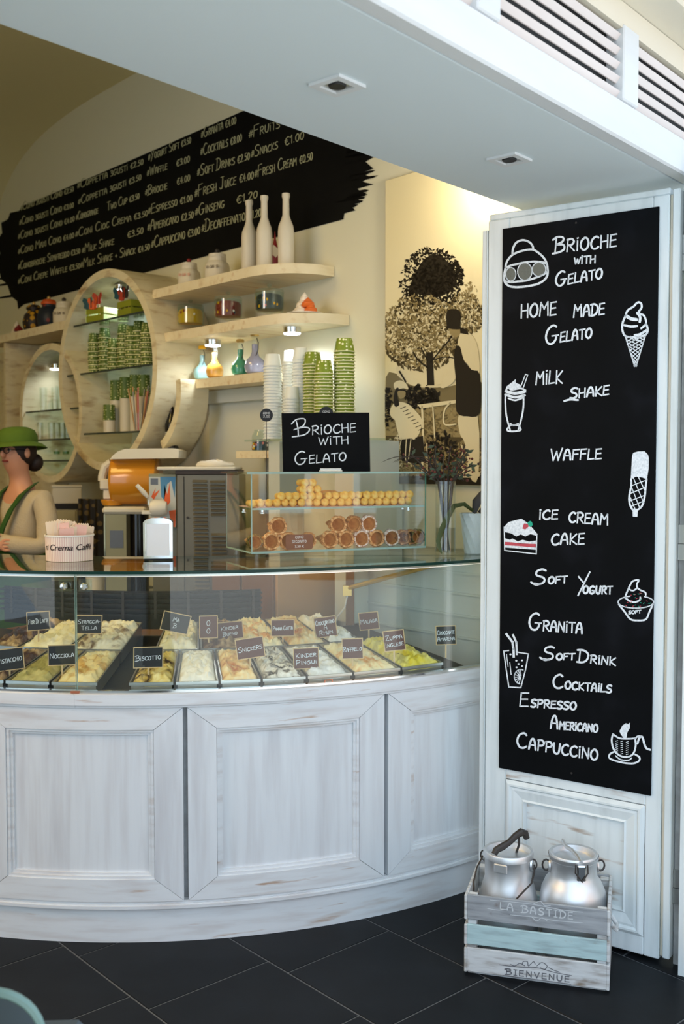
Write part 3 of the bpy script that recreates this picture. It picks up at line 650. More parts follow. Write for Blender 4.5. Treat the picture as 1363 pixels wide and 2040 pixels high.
MB().fill([(275, 940), (298, 925), (312, 935), (318, 958), (300, 975), (286, 965)], c3b).build('strawberry_leaf', 'chalk_green', cb, world=True, smooth=0, label='green strawberry leaf of the cake drawing')
# yogurt cup
mb = MB()
S(c3, [(1055, 1465), (1075, 1420), (1095, 1393), (1140, 1385), (1128, 1412), (1128, 1440), (1148, 1460), (1190, 1480), (1194, 1502)], 13)
S(c3, [(1062, 1440), (1075, 1462), (1100, 1466), (1126, 1448)], 12); S(c3, [(1055, 1465), (1040, 1500), (1036, 1525)], 13); S(c3, [(1036, 1522), (1070, 1548), (1110, 1556), (1148, 1540), (1152, 1518)], 14)
S(c3, ell(1118, 1555, 138, 48, 30, -60, 250), 13, False)
S(c4, [(985, 95), (1030, 150), (1075, 208), (1130, 219), (1195, 210), (1224, 150), (1250, 95)], 14)
write(mb, 'SOFT', 1062, 168, 1156, 162, 24, c4, 9, jit=0)
mb.build('yogurt_drawing', 'chalk', cb, world=True, smooth=0)
mr, mg = MB(), MB()
for k in range(26):
    a = rnd.uniform(0, 2*PI); r = rnd.random()**.5; x, y = 1118+118*r*math.cos(a), 1556+34*r*math.sin(a)
    if k < 9: x, y = rnd.uniform(1075, 1160), rnd.uniform(1480, 1525)
    (mr, mg)[k % 2].stroke([(x, y), (x+8, y+rnd.uniform(-6, 6))], 6, c3b)
mr.build('sprinkles', 'chalk_red', cb, world=True, smooth=0, label='red chalk sprinkles on the yogurt drawing'); mg.build('sprinkles', 'chalk_green', cb, world=True, smooth=0, label='green chalk sprinkles on the yogurt drawing')
# iced drink
mb = MB()
S(c4, [(130, 452), (92, 456), (112, 600), (132, 734), (225, 740), (262, 600), (284, 478), (205, 466)], 13, False)
S(c4, [(114, 325), (160, 385), (168, 440), (170, 498)], 24, False); S(c4, [(165, 332), (190, 388), (194, 480)], 22, False)
S(c4, [(114, 482), (126, 575)], 9, False); S(c4, [(140, 545), (150, 636)], 10, False)
for x, y in ((190, 530), (235, 528), (208, 556), (192, 582), (236, 572), (145, 482)): mb.fill(ell(x, y, 9, 7, 8)[:-1], c4)
S(c4, ell(225, 655, 50, 56, 20, 100, 290), 12, False)
for k in range(8):
    a = math.radians(110+k*22); S(c4, [(228+8*math.cos(a), 655+8*math.sin(a)), (228+44*math.cos(a), 655+50*math.sin(a))], 9, False)
mb.build('iced_drink_drawing', 'chalk', cb, world=True, smooth=0)
# coffee cup
mb = MB()
S(c4, [(940, 1100), (930, 1150), (945, 1215), (985, 1262), (1045, 1278), (1095, 1255), (1116, 1195), (1112, 1132)], 14)
S(c4, [(940, 1100), (985, 1130), (1040, 1136), (1110, 1132), (1135, 1116), (1170, 1120)], 13); S(c4, [(1130, 1175), (1145, 1130), (1168, 1124), (1185, 1180), (1200, 1210), (1230, 1222)], 16)
S(c4, [(955, 1235), (916, 1256), (918, 1290), (1000, 1318), (1090, 1328), (1140, 1310), (1146, 1280), (1112, 1258)], 14); S(c4, [(960, 1268), (1000, 1298), (1060, 1302), (1085, 1285)], 10)
mb.fill([(990, 1078), (1012, 1035), (1040, 1015), (1058, 1022), (1073, 1010), (1070, 1055), (1050, 1090), (1046, 1132), (1022, 1130), (1000, 1100)], c4)
for x in (968, 1008, 1050):
    for k in range(7): S(c4, [(x-7, 1155+k*16+(x-968)*.1), (x+8, 1150+k*16+(x-968)*.1)], 7, False)
mb.build('coffee_drawing', 'chalk', cb, world=True, smooth=0)
for x, y in ((1148, 444), (1139, 1540)):
    c = bt(x, y); MB().lathe([(.004, 0), (.003, .002)], 10, tf=lambda p: Bp(c[0]+p.x, .001+p.z, c[1]+p.y)).build('screw', 'old_iron', cb, world=True)
# ================================================================ GELATO COUNTER
ct = thing('display_counter', 'curved white distressed wood gelato counter with panelled doors and glass front', 'counter', pol(0, CR, 0))
A0, A1 = -33.25, 46.75
def cbuild(mb, name, m, parent=None, **k): return mb.build(name, m, parent or ct, world=True, **k)
mb = MB().arc(A0, A1, 1.95, CR-.012, 0, .118, 60); cbuild(mb, 'plinth', 'paint_h')
mb = MB().arc(A0, A1, 1.96, CR+.004, .1185, .1285, 60).arc(A0, A1, 1.96, CR-.002, .1285, .133, 60).arc(A0, A1, 1.96, CR-.006, .133, .142, 60); cbuild(mb, 'base_moulding', 'paint_h')
mb = MB().arc(A0, A1, 1.93, CR-.03, .1425, .795, 60); cbuild(mb, 'carcass', 'groove_paint')
for k in range(4):
    a0, a1 = A0+20*k+.22, A0+20*k+19.78
    i0, i1 = a0+2.72, a1-2.72; zb, zt, yb, yt = .1430, .7945, .218, .722
    r0, r1 = CR-.03, CR; g = .03
    d = cbuild(MB().arcq((i0+.2, yt-.008), (i1-.2, yt-.008), (i1-.2, yb+.008), (i0+.2, yb+.008), r0, CR-.020, 24), 'door', 'paint_v')
    for nm, q_, mt, n in (('rail', ((a0+.02, zt), (a1-.02, zt), (i1, yt), (i0, yt)), 'paint_h', 24), ('rail', ((i0, yb), (i1, yb), (a1-.02, zb), (a0+.02, zb)), 'paint_h', 24)):
        o = cbuild(MB().arcq(*q_, r0, r1, n), nm, mt, d)
    mb = MB(); vsq = [(a0, zt-.001), (i0-g, yt-.001), (i0-g, yb+.001), (a0, zb+.001)]
    mb.add([pol(a, r1-.0004, z) for a, z in vsq]+[pol(a, r0, z) for a, z in vsq], [(3, 2, 1, 0), (0, 1, 5, 4), (1, 2, 6, 5), (2, 3, 7, 6), (3, 0, 4, 7)]); cbuild(mb, 'stile', 'paint_v', d, smooth=0)
    mb = MB(); vsq = [(a1, zt-.001), (i1+g, yt-.001), (i1+g, yb+.001), (a1, zb+.001)]
    mb.add([pol(a, r1-.0004, z) for a, z in vsq]+[pol(a, r0, z) for a, z in vsq], [(0, 1, 2, 3), (4, 5, 1, 0), (5, 6, 2, 1), (6, 7, 3, 2), (7, 4, 0, 3)]); cbuild(mb, 'stile', 'paint_v', d, smooth=0)
    mb = MB(); m_ = .0095/CR*57.3   # stepped bead inside the frame
    for s0, rr in ((0, CR-.005), (1, CR-.012)):
        e0 = m_*s0; zz = .0095*s0
        mb.arc(i0+e0, i1-e0, r0, rr, yt-zz-.0095, yt-zz, 24); mb.arc(i0+e0, i1-e0, r0, rr, yb+zz, yb+zz+.0095, 24)
        mb.arc(i0+e0, i0+e0+m_, r0, rr, yb+zz+.0095, yt-zz-.0095, 2); mb.arc(i1-e0-m_, i1-e0, r0, rr, yb+zz+.0095, yt-zz-.0095, 2)
    cbuild(mb, 'moulding', 'paint_h', d)
mb = MB().arc(A0, -3.42, 2.0, CR+.004, .796, .806, 36).arc(A0, -3.42, 2.0, CR+.013, .8065, .843, 36); cbuild(mb, 'ledge', 'paint_h')
mb = MB().arc(-3.40, A1, 2.0, CR+.004, .796, .806, 60).arc(-3.40, A1, 2.0, CR+.013, .8065, .843, 60); cbuild(mb, 'ledge', 'paint_h')
mb = MB().arc(A0, A1, CR-.02, CR+.0, .8435, .853, 60); cbuild(mb, 'glass_channel', 'chrome')
GTOP, GB = 1.238, 1.250
mb = MB().arc(A0, -3.45, CR-.0165, CR-.0085, .8535, GTOP, 36); o = cbuild(mb, 'front_glass', 'glass_front')
mb = MB().arc(-3.30, A1, CR-.0165, CR-.0085, .8535, GTOP, 60); o = cbuild(mb, 'front_glass', 'glass_front')
mb = MB().arc(-3.448, -3.425, CR-.0165, CR-.0085, .8535, GTOP, 1).arc(-3.325, -3.302, CR-.0165, CR-.0085, .8535, GTOP, 1); cbuild(mb, 'glass_joint', 'edge_pale')
# glass top: follows the front curve, runs back to the wall on the right
gt = MB()
pts = [pol(A0+(A1-A0)*i/60, CR+.008, 0) for i in range(61)]
wend = [Wp(.9, .012, 0), Wp(-.30, .012, 0), Wp(-.45, .35, 0)]
back = [pol(a, 1.50, 0) for a in (18, 12, 6, 0, -6, -12, -18, -26, -33.25)]
poly = pts+[wend[0]]+[Wp(.05, .012, 0), Wp(.05, .30, 0)]+back
poly = [(p.x, p.y) for p in poly]
up3 = lambda z: (lambda a, b: Vector((a, b, z)))
g1 = MB(); n = len(poly); g1.add([up3(GB)(*p) for p in poly]+[up3(GB-.0105)(*p) for p in poly], [tuple(range(n)), tuple(range(2*n-1, n-1, -1))])
cbuild(g1, 'glass_top', 'glass_top', smooth=0)
g2 = MB(); g2.add([up3(GB)(*p) for p in poly]+[up3(GB-.0105)(*p) for p in poly], [(i, i+n, (i+1) % n+n, (i+1) % n) for i in range(n)])
cbuild(g2, 'glass_edge', 'glass_edge', smooth=0)
mb = MB().arc(A0, A1, CR-.05, CR-.022, 1.230, 1.2385, 60); cbuild(mb, 'lamp_rail', 'steel')
mb = MB().arc(A0+1, A1-1, CR-.047, CR-.026, 1.2275, 1.2295, 60); cbuild(mb, 'lamp_strip', 'led_warm')
for a in (-4.3, -2.4):
    m0 = MB().arcq((a-.62, 1.222), (a+.62, 1.222), (a+.62, 1.182), (a-.62, 1.182), CR-.0083, CR-.0055, 2); o = cbuild(m0, 'glass_clamp', 'glass_green')
    c = pol(a, CR-.0055, 1.2); dn = pol(a, 3, 0)-pol(a, 2, 0); tg = Vector((-dn.y, dn.x, 0))
    mb = MB().lathe([(.006, 0), (.006, .008), (.0125, .010), (.013, .016), (.010, .021), (1e-4, .022)], 14, tf=lambda p: c+tg*p.x+Vector((0, 0, 1))*p.y+dn*p.z); cbuild(mb, 'knob', 'chrome', o)
a = oncyl(656, 1367, CR)[0]; mb = MB()
for q_ in (((a-.42, .862), (a+.42, .862), (a+.42, .860), (a-.42, .860)), ((a-.42, .852), (a+.42, .852), (a+.42, .850), (a-.42, .850)), ((a-.42, .860), (a-.36, .860), (a-.36, .852), (a-.42, .852)), ((a+.36, .860), (a+.42, .860), (a+.42, .852), (a+.36, .852))): mb.arcq(*q_, CR-.008, CR-.004, 2)
cbuild(mb, 'glass_clip', 'copper')
a = oncyl(150, 1377, CR)[0]; mb = MB().arcq((a-.45, .852), (a+.45, .852), (a+.4, .845), (a-.4, .845), CR-.006, CR+.004, 2); cbuild(mb, 'glass_clip', 'copper')
# well: stepped deck under the pans, back apron, slatted vent band
def deckz(r): return .853+(CR-.02-r)*.145
mb = MB(); vs = []; fs = []
for i in range(61):
    a = A0+(A1-A0)*i/60
    for r in (1.990, 1.60, 1.28): vs.append(pol(a, r, deckz(r)-.050))
    vs.append(pol(a, 1.28, .796)); vs.append(pol(a, 1.990, .796))
for i in range(60):
    o = i*5
    for k in range(5): fs.append((o+k, o+(k+1) % 5, o+5+(k+1) % 5, o+5+k))
mb.add(vs, fs); cbuild(mb, 'well_deck', 'pan_steel_dark')
vg = cbuild(MB().arc(A0, 20, 1.235, 1.24, .93, 1.085, 40), 'vent_grille', 'dark')
for k in range(5): cbuild(MB().arc(A0, 20, 1.242, 1.262, .985+k*.021, .9925+k*.021, 40), 'vent_slat', 'dark_metal', vg)
for a in range(-30, 20, 6): cbuild(MB().arc(a, a+.5, 1.2635, 1.267, .975, 1.085, 1), 'vent_rib', 'old_iron', vg)
cbuild(MB().arc(A0, 18, 1.02, 1.234, .04, .90, 40), 'rear_cabinet', 'brown_wood')
# right end panel of the display, parallel to the wall, with shadow lines
ep = cbuild(MB().box(-.60, .80, .20, .215, .78, 1.2385, tf=lambda p: Wp(p.x, p.y, p.z)), 'end_panel', 'end_paint', smooth=0)
for z in (1.175, 1.095, 1.01, .925):
    cbuild(MB().box(-.60, .80, .2155, .223, z, z+.008, tf=lambda p: Wp(p.x, p.y, p.z)), 'end_panel_bead', 'end_paint', ep, smooth=0)
pA, pB = onY(692, 1172, 4.25), onY(862, 1126, 4.05)
mb = MB().tube([pA, pB], .010, 8); cbuild(mb, 'light_tube', 'brass')
mb = MB().box(pA.x-.018, pA.x+.018, pA.y-.012, pA.y+.012, pA.z-.03, pA.z+.012); cbuild(mb, 'tube_holder', 'brass', smooth=0)
c0 = pA+Vector((0, 0, -.03)); mb = MB().tube([c0, c0+Vector((-.01, 0, -.05)), c0+Vector((-.04, .02, -.09)), c0+Vector((-.055, .02, -.13))], .0035, 6); cbuild(mb, 'cable', 'white_plastic')
mb = MB().box(pA.x-.006, pA.x+.03, pA.y+.012, pA.y+.04, .93, 1.2385); cbuild(mb, 'rear_post', 'brown_wood', smooth=0)
# gelato pans --------------------------------------------------
def gel_mat(nm, c1, c2, c3=None, sc_=9, p1=.42, p2=.58):
    st = [(p1, c1), (p2, c2)] if not c3 else [(p1-.06, c1), (.5, c2), (p2+.06, c3)]
    noisy(nm, st, (1, 1, 1), sc_, detail=4, rough=.45, distort=1.2)
gel_mat('gel_cream', rgb(236, 224, 176), rgb(246, 240, 214)); gel_mat('gel_white', rgb(240, 236, 222), rgb(250, 248, 240))
gel_mat('gel_pistachio', rgb(150, 146, 84), rgb(190, 182, 122)); gel_mat('gel_nut', rgb(196, 150, 74), rgb(238, 218, 154), rgb(244, 232, 184))
gel_mat('gel_biscuit', rgb(58, 34, 20), rgb(226, 198, 112), rgb(246, 232, 168), 14); gel_mat('gel_choc', rgb(44, 22, 12), rgb(74, 40, 22), rgb(188, 160, 120), 8)
gel_mat('gel_caramel', rgb(186, 108, 40), rgb(240, 204, 136), rgb(248, 232, 190), 8); gel_mat('gel_speck', rgb(46, 40, 36), rgb(210, 206, 198), rgb(246, 244, 238), 26)
gel_mat('gel_coconut', rgb(224, 226, 226), rgb(246, 248, 250), None, 20); gel_mat('gel_custard', rgb(232, 160, 66), rgb(250, 232, 176), rgb(252, 244, 214), 7)
gel_mat('gel_yellow', rgb(240, 220, 70), rgb(246, 234, 130), rgb(96, 66, 30), 6, .5, .68); gel_mat('gel_strac', rgb(120, 96, 66), rgb(238, 230, 200), rgb(246, 242, 222), 12)
def pan(a0, a1, r0, r1, gm, label, grp, hh=.035, seed=0):
    am = (a0+a1)/2; c = pol(am, (r0+r1)/2, deckz((r0+r1)/2)-.05)
    t = thing('gelato_pan', label, 'gelato tray', c, math.radians(am), grp)
    mb = MB(); g = .12; rm = [(a0+g, r1), (a1-g, r1), (a1-g, r0), (a0+g, r0)]
    Z = lambda a, r, dz: pol(a, r, deckz(r)+dz)
    ins = .16; im = [(a0+g+ins, r1-.004), (a1-g-ins, r1-.004), (a1-g-ins, r0+.006), (a0+g+ins, r0+.006)]
    vs = [Z(a, r, .002) for a, r in rm]+[Z(a, r, .012) for a, r in rm]+[Z(a, r, .012) for a, r in im]+[Z(a, r, -.04) for a, r in im]
    fs = []
    for k in range(4):
        l = (k+1) % 4; fs += [(k, l, 4+l, 4+k), (4+k, 4+l, 8+l, 8+k), (8+k, 8+l, 12+l, 12+k)]
    fs.append((15, 14, 13, 12)); mb.add(vs, fs).build('pan', 'steel', t, world=True, smooth=0)
    mb = MB(); nx, ny = 26, 46; vs = []; fs = []
    for j in range(ny+1):
        for i in range(nx+1):
            x, y = i/nx, j/ny; a = im[0][0]+(im[1][0]-im[0][0])*x; r = r1-.0045-(r1-r0-.012)*y
            e = min(x, 1-x, y*1.4, (1-y)*1.4); e = min(1, e*6)**.6
            q = Vector((a*.11, r*3.1, seed*3.7))
            h = noise.noise(q*5)*.5+(1-abs(noise.noise(q*9+Vector((9, 2, 1))))*2.2)*.55+(1-abs(noise.noise(q*19))*2)*.35+noise.noise(q*34)*.35+noise.noise(q*60)*.25+math.sin(y*26+6*noise.noise(q*3)+x*4)*.15
            vs.append(Z(a+noise.noise(q*17)*.25*e, r+noise.noise(q*15+Vector((3, 3, 3)))*.012*e, -.004+e*hh*(.26+.40*h)+e*.010))
    for j in range(ny):
        for i in range(nx):
            o = j*(nx+1)+i; fs.append((o, o+1, o+nx+2, o+nx+1))
    mb.add(vs, fs).build('gelato', gm, t, world=True, smooth=1.2)
    return t
an = lambda x, y=1366: oncyl_z(x, y)
def oncyl_z(x, y):
    q = onz(x, y, .868); return math.degrees(math.atan2(q.x-CC.x, CC.y-q.y))
E0 = [-95, -15, 88, 190]; ea = [oncyl_z(x, 1366) for x in E0]
fr = [('gel_choc', 'dark chocolate gelato tray, front row at the far left edge'), ('gel_pistachio', 'dull green gelato tray, front row, left of the glass joint'), ('gel_nut', 'caramel streaked cream gelato tray, front row, right under the glass joint')]
for i in range(3): pan(ea[i], ea[i+1], 1.655, 1.985, fr[i][0], fr[i][1], 'gelato trays, front row', seed=i)
E1_ = [250, 346, 440, 532, 638, 738, 845, 948]; eb = [oncyl_z(x, 1366-max(0, x-640)*.1) for x in E1_]
fr = [('gel_biscuit', 'yellow gelato tray with dark brown crumbs, front row, behind the biscuit card'), ('gel_white', 'plain white gelato tray, front row, behind the bright reflection'), ('gel_caramel', 'cream gelato tray with round caramel spots, front row, left of centre'),
      ('gel_speck', 'white gelato tray speckled with dark chips, front row'), ('gel_coconut', 'snow white coconut gelato tray, front row'), ('gel_custard', 'cream gelato tray with orange custard swirl, front row'), ('gel_yellow', 'bright yellow gelato tray with cherry streaks, front row right end')]
for i in range(7): pan(eb[i], eb[i+1], 1.655, 1.985, fr[i][0], fr[i][1], 'gelato trays, front row', seed=i+5, hh=.036 if i < 6 else .046)
E2 = [-60, 22, 132, 248]; ec = [math.degrees(math.atan2(q.x-CC.x, CC.y-q.y)) for q in (onz(x, 1300, .905) for x in E2)]
bk = [('gel_choc', 'brown chocolate gelato tray, back row at the left edge'), ('gel_cream', 'white mounded milk gelato tray, back row, left of the glass joint'), ('gel_strac', 'cream gelato tray with brown flecks, back row, right of the glass joint')]
for i in range(3): pan(ec[i], ec[i+1], 1.30, 1.645, bk[i][0], bk[i][1], 'gelato trays, back row', hh=.046, seed=i+20)
E3 = [308, 398, 488, 586, 690, 790]; ed = [math.degrees(math.atan2(q.x-CC.x, CC.y-q.y)) for q in (onz(x, 1300, .905) for x in E3)]
bk = [('gel_cream', 'pale yellow gelato tray, back row, right of the dark gap'), ('gel_choc', 'chocolate and cream gelato tray, back row, left of centre'), ('gel_custard', 'white and apricot gelato tray, back row, centre'),
      ('gel_caramel', 'caramel brown gelato tray, back row, right of centre'), ('gel_white', 'tall white meringue like gelato tray with nuts, back row right end')]
for i in range(5): pan(ed[i], ed[i+1], 1.30, 1.645, bk[i][0], bk[i][1], 'gelato trays, back row', hh=.05, seed=i+30)
# flavour cards --------------------------------------------------
def card(x0, x1, y0, y1, r, lines, label, tilt=0, mt='card_black', stick=.048):
    cx, cy = (x0+x1)/2, (y0+y1)/2; a, z = oncyl(cx, cy, r); P = pol(a, r, z); dist = P.y
    w_, h_ = (x1-x0)/FPX*dist, (y1-y0)/FPX*dist
    face = math.atan2(P.x, P.y)*-1   # turned to the customer side
    t = thing('flavour_card', label, 'sign', P+Vector((0, 0, -h_/2-stick)), face+math.radians(rnd.uniform(-4, 4)), 'flavour cards in the gelato')
    tl = math.radians(tilt); R_ = lambda p: Vector((p.x*math.cos(tl)-p.z*math.sin(tl), p.y, p.x*math.sin(tl)+p.z*math.cos(tl)+h_/2+stick))
    MB().box(-w_/2+.003, w_/2-.003, -.0015, .0015, -h_/2+.003, h_/2-.003, tf=R_).build('board', mt, t, smooth=0)
    mb = MB(); e = .003
    for q_ in ((-w_/2, w_/2, h_/2-e, h_/2), (-w_/2, w_/2, -h_/2, -h_/2+e), (-w_/2, -w_/2+e, -h_/2+e, h_/2-e), (w_/2-e, w_/2, -h_/2+e, h_/2-e)): mb.box(q_[0], q_[1], -.0025, .0025, q_[2], q_[3], tf=R_)
    mb.build('frame', 'light_wood', t, smooth=0)
    MB().box(-.003, .003, -.0012, .0012, 0, stick+h_*.05+.0, b=0).build('stick', 'light_wood', t, smooth=0)
    mb = MB(); n = len(lines)
    for i, ln in enumerate(lines):
        hh = h_*(.22 if n > 1 else .24); yy = (h_*(.5-(i+1)/(n+1))-hh/2)
        ww = min(w_*.84, len(ln)*hh*.72); write(mb, ln, -ww/2, yy-ww*.03, ww/2, yy+ww*.03, hh*.72, lambda a_, b_: R_(Vector((a_, -.0022, b_))), .0021, hh, ydir=1)
    mb.build('lettering', 'chalk', t, smooth=0)
mat('card_black', rgb(18, 20, 24), .5); mat('card_brown', rgb(92, 48, 38), .5); mat('light_wood', rgb(214, 186, 138), .6)
B_, F_ = 1.60, 1.925
card(54, 99, 1218, 1256, B_, ['FIOR DI LATTE'], 'small black flavour card in the mounded milk gelato, back row left', 2)
card(152, 203, 1225, 1263, B_, ['STRACCIA-', 'TELLA'], 'small black flavour card just right of the glass joint, back row', -3)
card(-9, 47, 1291, 1336, F_, ['PISTACCHIO'], 'small black flavour card in the green gelato at the left edge', 4)
card(96, 151, 1284, 1326, F_, ['NOCCIOLA'], 'small black flavour card just left of the glass joint, front row', 0)
card(266, 325, 1288, 1331, F_, ['BISCOTTO'], 'small black flavour card in the crumbed yellow gelato, front row', -1)
card(322, 378, 1221, 1260, B_, ['MA', 'B'], 'small black flavour card leaning left, back row beside the bright reflection', -14)
card(397, 434, 1226, 1272, B_, ['O', 'O'], 'narrow brown flavour card right of the bright reflection', 0, 'card_brown')
card(431, 485, 1238, 1274, B_-.02, ['KINDER', 'BUENO'], 'brown flavour card with two words, back row left of centre', 4, 'card_brown')
card(470, 527, 1270, 1312, F_-.06, ['SNICKERS'], 'brown flavour card tilted up to the right, front row left of centre', 8, 'card_brown')
card(540, 587, 1234, 1268, B_, ['PANNA COTTA'], 'small brown flavour card in the white and apricot gelato, back row', 0, 'card_brown')
card(626, 671, 1228, 1270, B_, ['CROCCANTINO', 'A', 'RHUM'], 'brown flavour card with three lines tilted up right, back row', 7, 'card_brown')
card(715, 755, 1219, 1255, B_, ['MALAGA'], 'brown flavour card with pale frame in the meringue like gelato', 6, 'card_brown')
card(584, 636, 1290, 1333, F_, ['KINDER', 'PINGUI'], 'brown flavour card in the chip speckled gelato, lowest of the cards', 2, 'card_brown')
card(681, 724, 1271, 1313, F_, ['RAFFAELLO'], 'brown flavour card in the snow white coconut gelato', 2, 'card_brown')
card(764, 807, 1255, 1297, F_, ['ZUPPA', 'INGLESE'], 'brown flavour card in the cream and orange gelato', 7, 'card_brown')
card(868, 909, 1246, 1285, F_+.03, ['CROCCANTE', 'AMARENA'], 'black flavour card at the right end, in the bright yellow gelato', 2)
# ================================================================ WALL: painted menu
mw = thing('wall_menu', 'long black painted price list brushed on the cream wall above the shelves', 'menu', Wp(-1.9, 0, 2.9), WROT)
fW = lambda d: (lambda x, y: onplane(x, y, WP+N*d, N))
edge = [(60, 405), (270, 315), (480, 223), (620, 163), (700, 130)]
edge += [(722, 150), (708, 175), (733, 205), (716, 235), (742, 262), (722, 292), (746, 312), (728, 322), (744, 336), (716, 345), (738, 352), (722, 362), (744, 367), (712, 376), (728, 388), (704, 392), (722, 402), (698, 409), (708, 419), (686, 425), (684, 437)]
edge += [(560, 470), (430, 505), (300, 540), (200, 566), (110, 590), (75, 600), (48, 606), (36, 616), (34, 600), (22, 590), (14, 566), (2, 556), (-6, 520), (0, 505), (-8, 480), (4, 465), (2, 445), (16, 436), (20, 424), (38, 420), (44, 410)]
MB().prism(edge, fW(.0035), fW(.0)).build('painted_field', 'black_wall_paint', mw, world=True, smooth=0)
mb = MB()
for k in range(26):
    y = rnd.uniform(300, 425); x = 700+rnd.uniform(-5, 22)-max(0, (y-380))*.4; L = rnd.uniform(14, 34); h = rnd.uniform(2, 5)
    mb.fill([(x-20, y+3), (x-20, y-3), (x+L*.6, y-h*.6-L*.3), (x+L, y-L*.38), (x+L*.7, y+h*.4-L*.25)], fW(.0038))
for k in range(18):
    y = rnd.uniform(440, 590); x = 14+rnd.uniform(-6, 8); L = rnd.uniform(8, 24); mb.fill([(x+20, y-3), (x+20, y+3), (x-L, y+L*.3+2), (x-L, y+L*.3-1)], fW(.0038))
mb.build('brush_marks', 'black_wall_paint', mw, world=True, smooth=0, kind='stuff')
for t_, x0, y0, x1, y1, h in [
    ('#CONO 2GUSTI CONO €2.50', 80, 525, 285, 450, 24), ('#COPPETTA 3GUSTI €2.50', 300, 440, 555, 345, 26), ('#YOGURT SOFT €3.50', 575, 332, 740, 262, 28), ('#GRANITA €4.00', 780, 245, 915, 186, 32),
    ('#CONO 3GUSTI CONO €3.00', 75, 582, 285, 512, 24), ('#COPPETTA 3GUSTI €3.50', 303, 502, 547, 405, 26), ('#WAFFLE', 570, 392, 648, 365, 28), ('€3.00', 685, 354, 735, 335, 30), ('#COCKTAILS €8.00', 778, 312, 937, 255, 34), ('#FRUITS', 965, 245, 1085, 203, 36),
    ('#CONO 3GUSTI CONO €4.00', 70, 637, 288, 566, 24), ('#CONOGRANDE', 295, 562, 380, 535, 24), ('TWO CUP €3.50', 415, 525, 540, 478, 26), ('#BRIOCHE', 563, 467, 648, 441, 28), ('€4.00', 687, 425, 736, 408, 30), ('#SOFT DRINKS €2.50', 765, 392, 968, 326, 34), ('#SNACKS', 974, 320, 1077, 284, 34), ('€1.00', 1105, 272, 1178, 247, 38),
    ('#CONO MAXI CONO €4.00', 70, 694, 286, 630, 24), ('#CONI CIOC CREMA €3.50', 292, 628, 572, 545, 26), ('#ESPRESSO €1.00', 574, 540, 745, 486, 30), ('#FRESH JUICE €4.00', 755, 474, 983, 400, 36), ('#FRESH CREAM €0.50', 988, 398, 1212, 328, 36),
    ('#CONOBRIOCHE SEMIFREDDO €3.50', 70, 754, 310, 690, 24), ('#MILK SHAKE', 318, 690, 442, 655, 26), ('€3.50', 495, 632, 555, 612, 30), ('#AMERICANO €2.50', 572, 605, 750, 552, 32), ('#GINSENG', 757, 545, 870, 512, 34), ('€1.20', 918, 498, 998, 474, 36),
    ('#CONI CREPE WAFFLE €3.50', 70, 810, 310, 748, 24), ('#MILK SHAKE + SNACK €4.50', 312, 748, 580, 676, 28), ('#CAPPUCCINO €3.00', 587, 670, 775, 615, 34), ('#DECAFFEINATO €1.20', 782, 608, 1012, 546, 36)]:
    f_ = lambda x, y: onplane(x/1.947, 150+y/1.947, WP+N*.0052, N)
    write(MB(), t_, x0, y0, x1, y1, h*.8, f_, 3.2, h*1.25, slant=.05).build('lettering', 'chalk_menu', mw, world=True, smooth=0)
# ================================================================ WALL: sepia picture
pc = thing('wall_picture', 'tall sepia photograph print of a waiter serving a woman under olive trees', 'picture', Wp(.3, 0, 1.52), WROT)
s0, zt = wsz(768, 360, .03); _, zbm = wsz(955, 967, .03); zbm = 1.514
s1 = s0+.78; ztop = zt
MB().box(s0, s1, .001, .0295, zbm, ztop, tf=lambda p: Wp(p.x, p.y, p.z)).build('canvas', 'sepia_edge', pc, world=True, smooth=0)
MB().add([Wp(s0+.001, .0298, zbm+.001), Wp(s1, .0298, zbm+.001), Wp(s1, .0298, ztop-.001), Wp(s0+.001, .0298, ztop-.001)], [(0, 1, 2, 3)]).build('printed_sky', 'sepia_sky', pc, world=True, smooth=0)
def Q(x, y): return 750+x/2.583, 330+y/2.583     # crop px -> photo px
lay = [0.0]
def player(name, m, polys, strokes=(), wd=3):
    lay[0] += 1; f_ = lambda x, y: onplane(*Q(x, y), WP+N*(.0298+.00025*lay[0]), N)
    lim = s0+.002
    mb = MB()
    for p in polys:
        if 5 <= len(p) and len(polys) < 20:
            n_ = len(p); p = [tuple(.5*((2*p[i][k])+(p[(i+1) % n_][k]-p[i-1][k])*t+(2*p[i-1][k]-5*p[i][k]+4*p[(i+1) % n_][k]-p[(i+2) % n_][k])*t*t+(3*p[i][k]-p[i-1][k]-3*p[(i+1) % n_][k]+p[(i+2) % n_][k])*t**3) for k in (0, 1)) for i in range(n_) for t in (0, .33, .66)]
        mb.fill(p, f_)
    for p in strokes:
        w_ = wd
        if isinstance(p, tuple): p, w_ = p
        mb.stroke(p, w_, f_, True)
    for v_ in mb.v:       # keep the print on its canvas
        s_ = (v_-WP).dot(E1)
        if s_ < lim: v_ += E1*(lim-s_)
        if v_.z < zbm+.002: v_.z = zbm+.002
    o = mb.build(name, m, pc, world=True, smooth=0)
    if len(polys) > 20: o['kind'] = 'stuff'
    return o
def leaves(cx, cy, rx, ry, n, sz, cond=None):
    P = []
    while len(P) < n:
        a = rnd.uniform(0, 2*PI); r = rnd.random()**.6; x, y = cx+rx*r*math.cos(a), cy+ry*r*math.sin(a)
        if x > 545: continue
        s_ = sz*rnd.uniform(.5, 1.4); b = rnd.uniform(0, PI); P.append([(x+s_*math.cos(b+k*PI/2)*(1, .45)[k % 2], y+s_*math.sin(b+k*PI/2)*(1, .45)[k % 2]) for k in range(4)])
    return P
player('printed_hedge', 'sepia_mid', [[(48, 1090), (130, 1080), (300, 1120), (420, 1100), (545, 1120), (545, 1420), (48, 1420)]])
